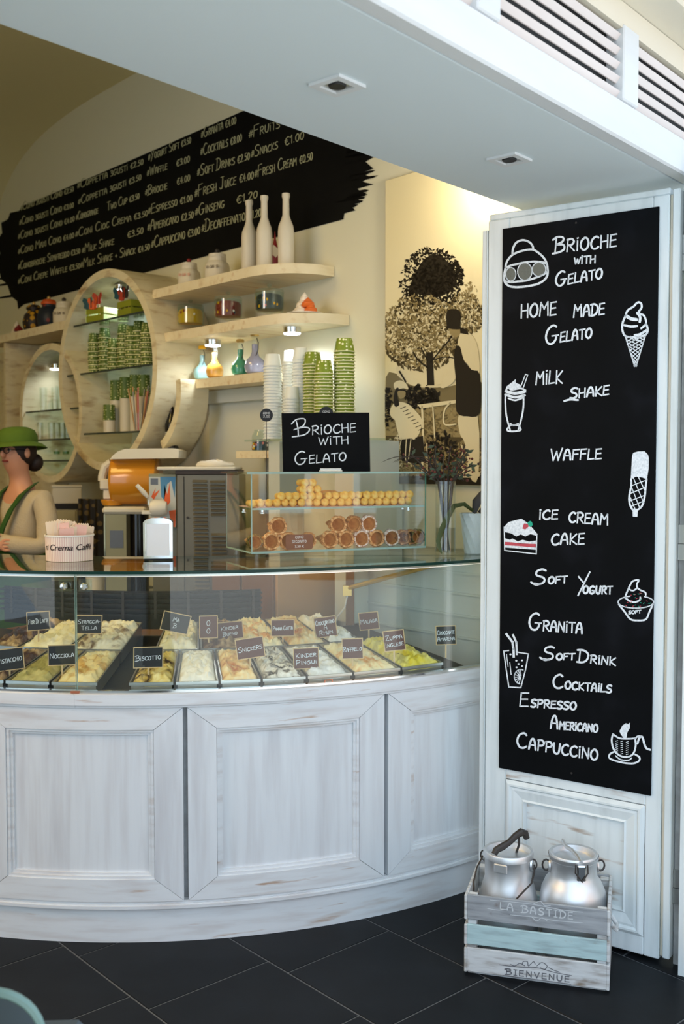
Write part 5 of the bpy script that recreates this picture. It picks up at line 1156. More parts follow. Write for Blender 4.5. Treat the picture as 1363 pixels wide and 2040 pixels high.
# local x 0..W along the front from the left corner is shifted so the origin is the middle of the front edge
CW, CD_, CH = .713, .30, .289
hb = .026
def kb(mb, x0, x1, y0, y1, z0, z1, **k): return mb.box(x0-CW/2, x1-CW/2, y0, y1, z0, z1, **k)
def gpane(name, x0, x1, y0, y1, z0, z1, m='glass'):
    return kb(MB(), x0, x1, y0, y1, z0, z1).build(name, m, case, smooth=0)
gpane('base_glass', 0, CW, 0, CD_, hb, hb+.006, 'glass_green'); gpane('top_glass', -.02, CW+.012, -.012, CD_+.01, hb+CH, hb+CH+.006, 'glass_green')
gpane('front_glass', .004, CW-.004, 0, .004, hb+.0065, hb+CH-.0005); gpane('side_glass', 0, .004, .0045, CD_, hb+.0065, hb+CH-.0005); gpane('side_glass', CW-.004, CW, .0045, CD_, hb+.0065, hb+CH-.0005)
zm = hb+.158
gpane('middle_glass', .0045, CW-.0045, .006, CD_-.003, zm, zm+.006, 'glass_green')
for nm, x0, x1, y0, y1, z0, z1, m in (('edge_strip', -.02, CW+.012, -.0145, -.0121, hb+CH-.0005, hb+CH+.0065, 'edge_pale'), ('edge_strip', 0, CW, -.0022, -.0001, hb-.001, hb+.0065, 'edge_pale'), ('edge_strip', .0045, CW-.0045, .0042, .0058, zm-.0005, zm+.0065, 'edge_pale'),
                                  ('edge_strip', -.001, .0035, -.0001, .0025-.004, hb, hb+CH, 'edge_pale'), ('edge_strip', CW-.0035, CW+.001, -.002, -.0001, hb, hb+CH, 'edge_green2'), ('edge_strip', -.0012, -.0002, CD_-.004, CD_, hb, hb+CH, 'edge_pale'), ('edge_strip', -.0015, -.0002, 0, CD_, hb, hb+.006, 'edge_pale')):
    kb(MB(), x0, x1, min(y0, y1), max(y0, y1), z0, z1).build(nm, m, case, smooth=0)
for x, y in ((.03, .03), (CW-.03, .03), (.03, CD_-.03), (CW-.03, CD_-.03), (CW/2, CD_/2)):
    MB().lathe([(.011, 0), (.011, hb-.0005)], 14, c=(x-CW/2, y)).build('foot', 'glass', case)
for x, y in ((.018, .14), (.05, .02), (CW-.05, .05), (CW-.02, .16)):
    MB().lathe([(.007, 0), (.007, -.008), (.010, -.010), (.010, -.014)], 12, c=(x-CW/2, y), z0=zm-.0005).build('shelf_stud', 'chrome', case)
for x in (.20, .29): gpane('divider', x, x+.003, .01, CD_-.01, hb+.0065, zm-.016)
CR3 = lambda x, y, z: Vector((case.location.x+(x-CW/2)*math.cos(CA)-y*math.sin(CA), case.location.y+(x-CW/2)*math.sin(CA)+y*math.cos(CA), ZG+z))
# filled wafer rolls on the upper level (end on)
t = thing('paper_sheet', 'thin pink paper sheet under the yellow rolls', 'tray', CR3(.34, .13, zm+.0062), CA)
MB().box(-.31, .31, -.11, .11, 0, .0012).build('sheet', 'pink_paper', t, smooth=0)
roll0 = thing('wafer_roll', 'yellow ball ended pastry roll, bottom row, left half of the case', 'pastry', (0, 0, -5), 0, 'yellow pastry rolls in the case')
MB().lathe([(.0001, -.001), (.007, .0005), (.0125, .005), (.0155, .012), (.0155, .018), (.013, .025), (.012, .055), (.0001, .058)], 14, tf=lambda p: Vector((p.x, p.z, p.y))).build('roll', 'roll_yellow', roll0)
rolls = []
def roll(x, y, z, lb, k=1.0, rz=0):
    if not rolls: o = roll0; o.location = CR3(x, y, z); o.rotation_euler = (0, 0, CA+rz); o.scale = (k, 1, k)
    else: o = dup(roll0, CR3(x, y, z), CA+rz, lb, None, (k, 1, k))
    o['label'] = lb; rolls.append(o)
zr = zm+.0078+.0142
for i in range(21): roll(.02+i*.0322, .03+rnd.uniform(0, .012), zr+rnd.uniform(-.0005, .001), 'yellow ball ended pastry roll, %s from the left in the bottom row' % ORD[i], rnd.uniform(.97, 1.08))
for i in range(6): roll(.135+i*.0300, .035+rnd.uniform(0, .01), zr+.0248, 'yellow pastry roll, %s from the left of the second row, left pile' % ORD[i], 1.03)
for i in range(10): roll(.392+i*.0312, .035+rnd.uniform(0, .015), zr+.0252, 'yellow pastry roll, %s from the left in the second row, right half' % ORD[i], rnd.uniform(.96, 1.12))
for i in range(3): roll(.325+i*.03-.0, .04, zr+.0250, 'golden pastry roll, %s of three in the second row, centre' % ORD[i], .95)
for i, x in enumerate((.225, .253, .283)): roll(x, .045, zr+.0498, 'yellow pastry roll, %s from the left in the third row of the peak' % ORD[i], 1.0)
for i, x in enumerate((.238, .268)): roll(x, .05, zr+.0745, 'yellow pastry roll on the very top of the pile, %s one' % ('left', 'right')[i], 1.0, .25)
t = thing('wafer_fan', 'brown sugared wafer fan lying behind the rolls', 'pastry', CR3(.36, .14, zm+.0075), CA)
MB().lathe([(.0001, 0), (.05, 0), (.055, .03), (.045, .05), (.03, .056), (.0001, .058)], 12, sy=.4).build('wafer', 'wafer_brown', t)
# decorated cones on the lower level
cone_n = [0]
protos = {}
def cone(x, z, m, lb, k=1.0):
    if m not in protos:
        o = thing('decorated_cone', lb, 'ice cream cone', (0, 0, 0), 0, 'decorated cones in the case'); protos[m] = o
        MB().lathe([(.0245, -.0005), (.0285, -.0005), (.0285, .004), (.006, .12), (.0001, .122), (.0035, .118), (.0235, .006)], 20, cap=False, tf=lambda p: Vector((p.x, p.z, p.y))).build('wafer', 'wafer_brown', o)
        mb = MB(); vs = []; n = 26
        for j, (r, y) in enumerate([(.0262, -.003), (.031, -.0045), (.0335, .002), (.033, .018), (.0275, .026), (.026, .022)]):
            for i in range(n):
                a = 2*PI*i/n; q = r*(1+(.06 if 0 < j < 5 else 0)*math.sin(i*7.3+j*2.1)+(.05 if 0 < j < 5 else 0)*rnd.uniform(-1, 1)); vs.append(Vector((q*math.cos(a), y, q*math.sin(a))))
        mb.add(vs, [(j*n+i, j*n+(i+1) % n, (j+1)*n+(i+1) % n, (j+1)*n+i) for j in range(5) for i in range(n)]).build('coated_rim', m, o)
    else: o = dup(protos[m], (0, 0, 0), 0, lb)
    o.location = CR3(x, .022, z); o.rotation_euler = (0, 0, CA+rnd.uniform(-.08, .08)); o.scale = (k, k, k); o['label'] = lb
z1 = hb+.0065+.034; z2 = z1+.056
cone(.022, z1, 'rim_dark', 'dark coated cone at the far left of the lower level', .9)
cone(.085, z1, 'rim_nut', 'nut coated cone, lower row left of the price card')
cone(.112, z2, 'rim_nut', 'nut coated cone resting on top at the left pile')
cone(.150, z1, 'rim_nut', 'nut coated cone half behind the brown price card')
cone(.232, z1, 'rim_nut', 'plain coated cone peeking out under the brown price card', .9)
for i, (x, m, lb) in enumerate([(.318, 'rim_nut', 'nut coated cone just right of the price card, bottom row'), (.385, 'rim_nut', 'crumb coated cone, second in the centre bottom row'), (.449, 'rim_white', 'coconut white coated cone, third in the centre bottom row'), (.513, 'rim_nut', 'pale sprinkled cone, fourth in the bottom row'),
                                 (.577, 'rim_white', 'white sprinkled cone, fifth in the bottom row'), (.629, 'rim_brown', 'brown coated cone, third from the right'), (.663, 'rim_brown', 'brown coated cone, second from the right')]): cone(x, z1, m, lb, 1.0 if x < .62 else .93)
cone(.692, z1, 'rim_dark', 'dark coated cone at the right end of the lower level', .93)
for i, (x, m, lb) in enumerate([(.352, 'rim_nut', 'nut coated cone on top of the centre pile, left'), (.418, 'rim_brown', 'brown coated cone on top of the centre pile, middle'), (.480, 'rim_white', 'white coated cone on top of the centre pile, right')]): cone(x, z2, m, lb)
pc_ = CR3(.198, -.004, 0); t = thing('price_card', 'rounded brown price card in front of the cones in the case', 'sign', CR3(.19, .0065+.003, hb+.0065), CA)
R8 = lambda a, b, r, w_, h_: None
pl = []
for cx2, cy2, a0 in ((.044, .012, -90), (.044, .048, 0), (-.044, .048, 90), (-.044, .012, 180)):
    for k in range(5): a = math.radians(a0+k*22.5); pl.append((cx2+.010*math.cos(a), cy2+.010*math.sin(a)))
MB().prism(pl, lambda a, b: Vector((a, 0, b)), lambda a, b: Vector((a, .002, b))).build('board', 'card_brown', t, smooth=0)
mb = MB()
for tx, zz, w_ in (('CONO', .044, .032), ('DECORATO', .028, .056), ('3,50 €', .010, .036)): write(mb, tx, -w_/2, zz, w_/2, zz, .0085, lambda a, b: Vector((a, -.0006, b)), .0016, ydir=1)
mb.build('lettering', 'chalk', t, smooth=0)
# chalkboard sign standing on the case -------------------------
zt_ = ZG+hb+CH+.0062
L_, R_s = CR3(.17, .10, 0), CR3(.50, .10, 0)
PS = Vector((L_.x, L_.y, 0)); sn = Vector((math.sin(CA), -math.cos(CA), 0)); sx_ = Vector((math.cos(CA), math.sin(CA), 0))
fS = lambda o: (lambda x, y: onplane(x, y, PS+sn*o, sn))
t = thing('tabletop_sign', 'black chalkboard sign standing on the pastry case', 'chalkboard', fS(0)(651, 941).xy.to_3d()+Vector((0, 0, zt_)), CA)
zb_ = zt_
pl = [(562, 823), (736, 822), (738, 940.2), (565, 941)]
A_ = [fS(.002)(*p) for p in pl]; A_[2].z = A_[3].z = zb_
MB().add(A_+[p-sn*.006 for p in A_], [(3, 2, 1, 0), (4, 5, 6, 7), (0, 1, 5, 4), (1, 2, 6, 5), (2, 3, 7, 6), (3, 0, 4, 7)]).build('board', 'black_board', t, world=True, smooth=0)
for tx, x0, y0, x1, y1, h, H in (('RIOCHE', 622, 866, 709, 860, 17, 17), ('WITH', 635, 886, 694, 884, 15, 15), ('GELATO', 588, 926, 690, 917, 16, 25)):
    write(MB(), tx, x0, y0, x1, y1, h, fS(.0026), 2.5, H, jit=.02).build('lettering', 'chalk', t, world=True, smooth=0)
kf = lambda x, y: fS(.0026)(500+x/6.195, 660+y/6.195)
mb = MB(); mb.stroke([(500, 1145), (560, 1090), (650, 1078), (672, 1110), (640, 1170), (530, 1215)], 15, kf, True); mb.stroke([(560, 1110), (580, 1200), (585, 1290)], 15, kf, True)
mb.stroke([(530, 1215), (640, 1185), (715, 1195), (715, 1235), (650, 1280), (510, 1303)], 15, kf, True); mb.build('lettering', 'chalk', t, world=True, smooth=0)
c = fS(.02)(659, 940); t2 = thing('chalk_tray', 'small white double chalk holder at the foot of the sign', 'chalk holder', Vector((c.x, c.y, zt_)), CA)
MB().box(-.046, .046, -.008, .008, 0, .006, b=.002).build('tray', 'white_plastic', t2); MB().tube([(-.043, 0, .0095), (.043, 0, .0095)], .0034, 8).build('chalk_stick', 'paper', t2)
# round price tags behind
for x, y, r, Y, lb in ((531, 827, 13, 4.35, 'small round black tag on a stick in front of the white cups'), (650, 824, 14, 4.25, 'small round black tag peeking above the sign')):
    c = onY(x, y, Y); t = thing('round_tag', lb, 'sign', Vector((c.x, c.y, ZG+hb+CH+.0062 if x > 600 else ZG+.001)), .1, 'round black tags'); hz = c.z-t.location.z
    MB().lathe([(.0001, 0), (r/FPX*Y, 0), (r/FPX*Y, .003), (.0001, .003)], 24, tf=lambda p: Vector((p.x, -p.z, p.y+hz))).build('disc', 'card_black', t)
    MB().tube([(0, .002, 0), (0, .002, hz)], .0015, 6).build('stick', 'old_iron', t)
    mb = MB(); w_ = r/FPX*Y; write(mb, 'CONO', -w_*.5, hz+.004, w_*.5, hz+.004, .008, lambda a, b: Vector((a, -.0036, b)), .0013, ydir=1); write(mb, '2,00', -w_*.5, hz-.010, w_*.5, hz-.010, .008, lambda a, b: Vector((a, -.0036, b)), .0013, ydir=1); mb.build('lettering', 'chalk', t, smooth=0)
# cup of packets, striped --------------------------------------
p = onz(126, 1120, ZG); RC = .0865
t = thing('packet_tub', 'pink and white striped round tub lettered in black, full of wafer packets', 'tub', (p.x, p.y+RC, ZG), math.atan2(p.x, p.y)*-1)
MB().lathe([(.0001, .001), (RC*.97, .001), (RC, .088), (RC*.97, .088), (RC*.95, .006), (.0001, .006)], 48, cap=False).build('tub', 'stripes', t)
MB().lathe([(RC*1.0, .088), (RC*1.03, .089), (RC*1.03, .095), (RC*.97, .095)], 40, cap=False).build('rim', 'white_plastic', t)
txt = bpy.data.curves.new('tx', 'FONT'); txt.body = 'ri Crema Caffè'; txt.size = .0295; txt.align_x = 'CENTER'; txt.shear = .25; txt.offset = .0004
to = bpy.data.objects.new('tx', txt); sc.collection.objects.link(to)
tm = bpy.data.meshes.new_from_object(to.evaluated_get(bpy.context.evaluated_depsgraph_get())); bpy.data.objects.remove(to)
for v_ in tm.vertices:
    a = v_.co.x*1.12/RC-.12; v_.co = Vector((RC*1.004*math.sin(a), -RC*1.004*math.cos(a), .042+v_.co.y))
tm.materials.clear(); tm.materials.append(MATS['ink']); o = bpy.data.objects.new('lettering', tm); sc.collection.objects.link(o); o.parent = t
for k in range(34):
    a = rnd.uniform(0, 2*PI); r = RC*.60*rnd.random()**.5; x, y = r*math.cos(a), r*math.sin(a)*.9; b = rnd.uniform(-.4, .4); h = .112+rnd.uniform(0, .022)+(.014 if x < 0 else 0)
    w_ = rnd.uniform(.018, .026); mr_ = Matrix.Rotation(b, 3, 'Z') @ Matrix.Rotation(rnd.uniform(-.18, .18), 3, 'Y')
    mb = MB(); top = [(w_*(i/5-1), h+(.004 if i % 2 else 0)) for i in range(11)]
    mb.prism([(-w_, .02), (w_, .02)]+top[::-1], lambda a_, b_: mr_ @ Vector((a_, -.0022, b_))+Vector((x, y, 0)), lambda a_, b_: mr_ @ Vector((a_, .0022, b_))+Vector((x, y, 0)))
    mb.build('packet', 'packet_paper' if k % 7 else 'packet_pink', t, smooth=0)
# napkin dispenser ---------------------------------------------
p = onz(313, 1117, ZG); t = thing('napkin_dispenser', 'chrome napkin dispenser with white napkins on the glass top', 'napkin holder', (p.x, p.y+.02, ZG), math.radians(7))
hw, hh = .053, .150
pl = [(-hw, .006), (hw, .006), (hw, hh-.012), (hw*.82, hh-.002), (hw*.4, hh+.004), (-hw*.4, hh+.004), (-hw*.82, hh-.002), (-hw, hh-.012)]
MB().prism(pl, lambda a, b: Vector((a, .008, b)), lambda a, b: Vector((a, .085, b))).build('body', 'chrome', t, smooth=.3)
ip = [(x*.84, .012+(z-.006)*.93) for x, z in pl]
mb = MB(); n = len(pl)
mb.add([Vector((x, -.0, z)) for x, z in pl]+[Vector((x, -.0, z)) for x, z in ip]+[Vector((x, .0078, z)) for x, z in pl]+[Vector((x, .0078, z)) for x, z in ip],
       [q for i in range(n) for q in ((i, (i+1) % n, n+(i+1) % n, n+i), (2*n+i, 2*n+(i+1) % n, (i+1) % n, i), (n+i, n+(i+1) % n, 3*n+(i+1) % n, 3*n+i))]).build('frame', 'chrome', t, smooth=.3)
MB().box(-.041, .041, .003, .0075, .016, .132).build('napkins', 'paper', t, smooth=0)
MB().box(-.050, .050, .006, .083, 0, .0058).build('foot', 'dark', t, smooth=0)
# vase ----------------------------------------------------------
p = onz(889, 1106, ZG); VZ = .285; t = thing('flower_vase', 'tall clear glass cylinder vase half full of water and dark stems', 'vase', (p.x, p.y+.03, ZG), 0)
rv = .040
MB().lathe([(.0001, 0), (rv, 0), (rv, VZ), (rv*.95, VZ), (rv*.94, .012), (.0001, .012)], 32, cap=False).build('vase', 'glass', t)
MB().lathe([(.0001, .0125), (rv*.93, .0125), (rv*.93, .105), (.0001, .105)], 28).build('water', 'water', t)
t3 = thing('dried_bouquet', 'bunch of dark dried stems with red berries and dull green leaves in the vase', 'flowers', (p.x, p.y+.03, ZG+.014), 0)
mb2, mb3 = [], []
for k in range(17):
    a = rnd.uniform(0, 2*PI); r0_ = .018*rnd.random(); sp = rnd.uniform(.04, .15); hgt = rnd.uniform(.30, .43)
    top = Vector((sp*math.cos(a), sp*.6*math.sin(a), hgt)); mid = Vector((.03*math.cos(a), .028*math.sin(a), .26)); bot = Vector((-r0_*math.cos(a), -r0_*math.sin(a), .003))
    pts = [bot, (bot+mid)/2+Vector((.004, 0, 0)), mid, (mid+top)/2+Vector((-.006, 0, .01)), top]
    MB().tube(pts, .0024, 5).build('stem', 'stem_dark', t3)
    for j in range(5):
        c = mid+(top-mid)*rnd.uniform(.45, 1.15)+Vector((rnd.uniform(-.022, .022), rnd.uniform(-.012, .012), rnd.uniform(-.02, .02)))
        mb2.append(c)
        MB().ball(c, rnd.uniform(.003, .0062), 7, 5).build('berry', 'berry' if (j+k) % 3 else 'berry_dark', t3)
    for j in range(3):
        c = mid+(top-mid)*rnd.uniform(.2, 1.0); d_ = Vector((rnd.uniform(-1, 1), rnd.uniform(-.5, .5), rnd.uniform(-.3, .8))).normalized()*.032; w_ = Vector((-d_.z, 0, d_.x))*.22
        MB().add([c, c+d_*.5+w_, c+d_, c+d_*.5-w_], [(0, 1, 2, 3)]).build('leaf', 'leaf_dull', t3, smooth=0)
for ang, L in ((2.85, .26), (2.6, .24), (2.95, .2), (2.4, .22)):
    pts = [Vector((0, 0, .24))+Vector((math.cos(ang)*L*q_, -.02*q_, .09*math.sin(q_*2.2)-.02*q_+.05)) for q_ in [i/10 for i in range(11)]]
    MB().tube(pts, [.0013]*10+[.0005], 4).build('grass_blade', 'stem_dark', t3)
# potted orchid --------------------------------------------------
p = onz(944, 1103, ZG); t = thing('white_planter', 'white faceted ceramic flower pot at the right end of the glass top', 'plant pot', (p.x+.008, p.y+.03, ZG), 0)
vs = []; n = 22; lv = 9; PR = lambda k: .040+.018*(k/lv)
for k in range(lv+1):
    for i in range(n):
        a = 2*PI*(i+k*.5)/n; r = PR(k)*(1+(.03 if (k+i) % 2 else -.012)); vs.append((r*math.cos(a), r*math.sin(a), .158*k/lv))
fs = []
for k in range(lv):
    for i in range(n): a, b, c, d = k*n+i, k*n+(i+1) % n, (k+1)*n+(i+1) % n, (k+1)*n+i; fs += [(a, b, d), (b, c, d)]
fs.append(tuple(range(n))[::-1]); MB().add(vs, fs).build('pot', 'porcelain', t, smooth=0)
MB().lathe([(.0001, .145), (.052, .145), (.05, .15), (.0001, .156)], 18).build('soil', 'soil', t)
t4 = thing('orchid_plant', 'orchid with long arching dark green leaves in the white pot', 'plant', (p.x+.008, p.y+.03, ZG+.1565), 0)
def leaf(pts, w_, nm='leaf', m='leaf_green'):
    mb = MB(); L = len(pts); vs = []
    for i, q in enumerate(pts):
        q = Vector(q); f_ = i/(L-1); ww = w_*math.sin(PI*(.12+.83*f_))**.8; tn = (Vector(pts[min(i+1, L-1)])-Vector(pts[max(i-1, 0)])).normalized(); nx = (tn.cross(Vector((0, 1, 0)))+Vector((0, .5, 0))).normalized()
        vs += [q-nx*ww, q+Vector((0, -.003, 0)), q+nx*ww, q+Vector((0, .003, 0))]
    fs = []
    for i in range(L-1):
        o = i*4
        for k in range(4): fs.append((o+k, o+(k+1) % 4, o+4+(k+1) % 4, o+4+k))
    mb.add(vs, fs).build(nm, m, t4, smooth=1)
pb = t4.location
def lp(x, y, Y): q = onY(x, y, Y); return q-pb
leaf([lp(948, 1022, 4.03), lp(925, 1004, 4.0), lp(905, 1008, 3.97), lp(892, 1030, 3.95), lp(880, 1055, 3.93), lp(873, 1078, 3.92), lp(876, 1092, 3.91), lp(880, 1103, 3.90)], .013)
leaf([lp(945, 1022, 4.02), lp(950, 1000, 4.02), lp(962, 985, 4.01), lp(985, 978, 4.0)], .02, m='leaf_dark')
leaf([lp(955, 1022, 4.02), lp(975, 1005, 4.0), lp(1000, 1005, 3.98)], .02, m='leaf_dark')
# ================================================================ CRATE AND MILK CANS
q0, q1 = onz(930, 1940, 0), onz(1208, 1978, 0); q0.z = q1.z = 0
cd = (q1-q0).normalized(); CRW = (q1-q0).length; CRA = math.atan2(cd.y, cd.x); CRD, CRH = .285, .255
cr_ = thing('wooden_crate', 'whitewashed slatted wooden crate with faded lettering holding two milk cans', 'crate', (q0+q1)/2, CRA)
X = CRW/2
zs = [(.008, .086, 'crate_white'), (.096, .160, 'crate_blue'), (.176, .2545, 'crate_grey')]
for i, (z0, z1b, m) in enumerate(zs):
    MB().box(-X, X, 0, .009, z0, z1b, b=.002).build('slat', m, cr_); MB().box(-X, X, CRD-.009, CRD, z0, z1b, b=.002).build('slat', m, cr_)
    MB().box(X-.0005, X+.009, 0, CRD, z0-.002, z1b-.002, b=.002).build('end_slat', 'crate_white', cr_); MB().box(-X-.009, -X+.0005, 0, CRD, z0-.002, z1b-.002, b=.002).build('end_slat', 'crate_white', cr_)
for sx in (-1, 1):
    for yy in (.0095, CRD-.0375): MB().box(min(sx*(X-.001), sx*(X-.029)), max(sx*(X-.001), sx*(X-.029)), yy, yy+.028, .004, .25, b=.002).build('corner_post', 'crate_white', cr_)
for k in range(4): MB().box(-X+.002+.0, X-.002, .012+k*.068, .012+k*.068+.055, .0, .0075).build('base_slat', 'crate_white', cr_, smooth=0)
MB().tube([(X+.010, .10, .17), (X+.026, .11, .150), (X+.026, .15, .150), (X+.010, .16, .17)], .007, 8).build('rope_handle', 'crate_white', cr_)
kc = lambda x, y: WM(cr_).inverted() @ onplane(900+x/2.944, 1600+y/2.944, q0 + Vector((math.sin(CRA), -math.cos(CRA), 0))*.0006, Vector((math.sin(CRA), -math.cos(CRA), 0)))
def serif(mb, text, x0, y0, x1, y1, h, f, wd):
    return write(mb, text, x0, y0, x1, y1, h, f, wd, gap=.30, jit=0)
serif(MB(), 'LA BAST|DE', 285, 622, 710, 682, 40, kc, 8).build('lettering', 'faint_white', cr_, smooth=0)
serif(MB(), 'B|ENVENUE', 318, 1003, 690, 1050, 32, kc, 8).build('lettering', 'faint_ink', cr_, smooth=0)
mb = MB()
for pts in ([(225, 568), (450, 590), (640, 625), (770, 640)], [(210, 618), (280, 628), (330, 620)], [(345, 655), (480, 668), (620, 690), (770, 702)], [(480, 590), (520, 575), (545, 600), (580, 600)], [(470, 668), (500, 690), (530, 672), (560, 690)]): mb.stroke(pts, 4, kc, True)
mb.build('scroll_print', 'faint_white', cr_, smooth=0)
mb = MB()
for pts in ([(280, 948), (400, 962), (500, 965), (600, 992), (705, 1012)], [(345, 945), (370, 955), (400, 940), (430, 955)], [(415, 950), (420, 930), (445, 930), (450, 955), (480, 930), (490, 945)], [(500, 955), (530, 935), (560, 955), (545, 975), (520, 965)], [(570, 965), (600, 980), (635, 992)], [(300, 1010), (500, 1035), (700, 1062)]): mb.stroke(pts, 4.5, kc, True)
mb.build('scroll_print', 'faint_ink', cr_, smooth=0)
def milkcan(lb, lx, ly, prof, lidz, rimr, hz, ha, k=1.0, lean=0, bail=True):
    t = thing('milk_can', lb, 'milk can', cr_.location+Vector((lx*math.cos(CRA)-ly*math.sin(CRA), lx*math.sin(CRA)+ly*math.cos(CRA), .0085)), CRA+ha, 'old milk cans in the crate')
    MB().lathe(prof, 40, cap=False).build('body', 'aluminium', t, smooth=.9)
    lid = MB().lathe([(.0001, lidz-.008), (rimr*.55, lidz-.006), (rimr*.82, lidz-.012), (rimr*.88, lidz-.012), (rimr*.93, lidz+.004), (rimr*1.04, lidz+.006), (rimr*1.07, lidz+.002), (rimr*1.06, lidz-.014), (rimr*1.02, lidz-.016)], 40, cap=False).build('lid', 'aluminium', t, smooth=.7)
    return t, lid
ly = CRD*.48
H1 = .345
t, lid = milkcan('aluminium milk can on the left with raised iron lid lever and bail handle', -.101, ly, [(.0001, 0), (.088, 0), (.093, .004), (.096, .13), (.0945, .195), (.084, .235), (.0755, .262), (.0755, H1-.02), (.079, H1-.012), (.079, H1)], H1, .0755, 0, -.2)
MB().tube([(-.030, -.052, H1+.002), (-.026, -.045, H1+.014), (-.012, -.03, H1+.022), (.006, -.012, H1+.034), (.022, .004, H1+.052), (.036, .02, H1+.062), (.046, .03, H1+.056), (.05, .034, H1+.040)], [.010, .011, .012, .010, .011, .013, .012, .010], 10).build('lever', 'old_iron', lid)
MB().tube([(.03, .012, H1+.055), (.03, .016, H1+.02), (.02, .02, H1-.008)], .004, 6).build('lever_pin', 'old_iron', lid)
MB().box(-.022, .022, -.082, -.076, H1-.045, H1-.016, b=.003).build('hasp_plate', 'aluminium', t)
for sx in (-1, 1):
    MB().lathe([(.0001, 0), (.014, 0), (.012, .006), (.0001, .007)], 14, tf=lambda p: Vector((sx*(.0755+p.z), p.x, H1-.032+p.y*1.5))).build('ear', 'aluminium', t)
    MB().tube([(sx*.084+.010*math.cos(a), .0, H1-.028+.016*math.sin(a)) for a in [2*PI*i/12 for i in range(12)]], .0026, 6, closed=True).build('ring', 'old_iron', t)
bl = [(-.086, 0, H1-.030), (-.096, -.03, H1-.06), (-.098, -.055, H1-.10), (-.085, -.085, H1-.125), (-.075, -.098, H1-.15), (-.05, -.107, H1-.162), (.0, -.111, H1-.168), (.03, -.109, H1-.158), (.045, -.103, H1-.125), (.07, -.088, H1-.095), (.092, -.05, H1-.07), (.092, -.02, H1-.045), (.086, 0, H1-.030)]
MB().tube(bl, .0030, 6).build('bail_handle', 'old_iron', t)
H2 = .358
t, lid = milkcan('round bellied aluminium milk can on the right with clamp lever across the open neck', .104, ly, [(.0001, 0), (.078, 0), (.086, .01), (.094, .08), (.1035, .15), (.106, .20), (.100, .245), (.087, .275), (.076, .288), (.0735, .300), (.0735, H2-.016), (.078, H2-.010), (.079, H2)], H2, .072, 0, .25)
MB().tube([(-.018, .085, H2+.012), (-.014, .04, H2+.006), (-.005, 0, H2+.012), (.004, -.05, H2+.010), (.008, -.078, H2+.002)], .0065, 8).build('clamp_bar', 'aluminium', lid)
MB().box(-.006, .022, -.092, -.082, H2-.055, H2-.004, b=.004).build('clamp_catch', 'chrome', t)
MB().tube([(-.010, -.088, H2-.002), (-.012, -.094, H2-.025), (.008, -.098, H2-.052), (.026, -.094, H2-.025), (.026, -.088, H2-.002)], .0026, 6).build('clamp_wire', 'old_iron', t)
for sx in (-1, 1):
    MB().lathe([(.0001, 0), (.014, 0), (.012, .006), (.0001, .007)], 14, tf=lambda p: Vector((sx*(.0735+p.z), p.x, H2-.040+p.y*1.5))).build('ear', 'aluminium', t)
    MB().tube([(sx*.086+.012*math.cos(a), .0, H2-.036+.017*math.sin(a)) for a in [2*PI*i/12 for i in range(12)]], .0030, 6, closed=True).build('ring', 'old_iron', t)
# ================================================================ BACK BAR AND MACHINES
def backbar(lb, s0, s1, dep, z, top, body, loc_s):
    t = thing('back_bar', lb, 'cabinet', Wp(loc_s, dep/2, 0), WROT)
    wbox(MB(), s0, s1, .11, dep-.02, .0, z-.031).build('cabinet', body, t, world=True, smooth=0)
    wbox(MB(), s0, s1, .105, dep, z-.03, z).build('worktop', top, t, world=True, smooth=0)
    n = int((s1-s0)/.5); w_ = (s1-s0)/n
    for k in range(n): wbox(MB(), s0+w_*k+.01, s0+w_*(k+1)-.01, dep-.0195, dep-.001, .08, z-.05, b=.003).build('door', body, t, world=True)
    return t
ZB = .90
backbar('low steel topped back bar under the machines, seen behind the gelato display', -1.72, -.62, .78, ZB, 'steel', 'cab_pale', -1.2)
backbar('back bar cabinet behind the woman, under the smaller ring', -4.1, -1.74, .50, ZB, 'dark_metal', 'cab_pale', -3.0)
t = thing('wood_cabinet', 'brown wooden cabinet seen through the right part of the display glass', 'cabinet', Wp(-.30, .3, 0), WROT)
wbox(MB(), -.53, -.06, .24, .565, 0, 1.17).build('carcass', 'tan_panel', t, world=True, smooth=0)
for k in range(2): wbox(MB(), -.52+k*.23, -.31+k*.235, .5655, .58, .10, 1.15, b=.003).build('door', 'brown_wood', t, world=True)
class PXF:
    """local frame of a thing standing at depth Y, axes of the world, measured from its base"""
    def __init__(s, xc, Y, zb): s.Y = Y; s.o = Vector((onY(xc, 925, Y).x, Y, zb))
    def x(s, px): return onY(px, 1000, s.Y).x-s.o.x
    def z(s, py): return onY(681, py, s.Y).z-s.o.z
# slush machine --------------------------------------------------
P = PXF(265, 5.36, ZB+.0005); t = thing('slush_machine', 'slush machine with a big orange barrel, white tap and white lid', 'drinks machine', P.o, 0)
x0, x1 = P.x(224), P.x(318); zc = (P.z(908)+P.z(1006))/2; rz2 = (P.z(908)-P.z(1006))/2
mb = MB(); pr = [(.02, 0), (.88, .01), (.97, .04), (1, .08), (1, .6), (.98, .97), (.9, 1.0), (.02, 1.0)]
mb.lathe([(r, q) for r, q in pr], 30, tf=lambda p: Vector((x0+(x1-x0)*p.z, p.x*.125, zc+p.y*rz2))).build('orange_barrel', 'slush', t, smooth=.8)
MB().box(P.x(228), P.x(316), -.10, .10, P.z(925), P.z(909), b=.02).build('barrel_shoulder', 'slush', t)
lp_ = [(P.x(232), P.z(915)), (P.x(365), P.z(913)), (P.x(366), P.z(898)), (P.x(355), P.z(894)), (P.x(262), P.z(895)), (P.x(248), P.z(900)), (P.x(238), P.z(908))]
MB().prism(lp_, lambda a, b: Vector((a, -.145, b)), lambda a, b: Vector((a, .11, b))).build('lid', 'lid_cream', t, smooth=.5)
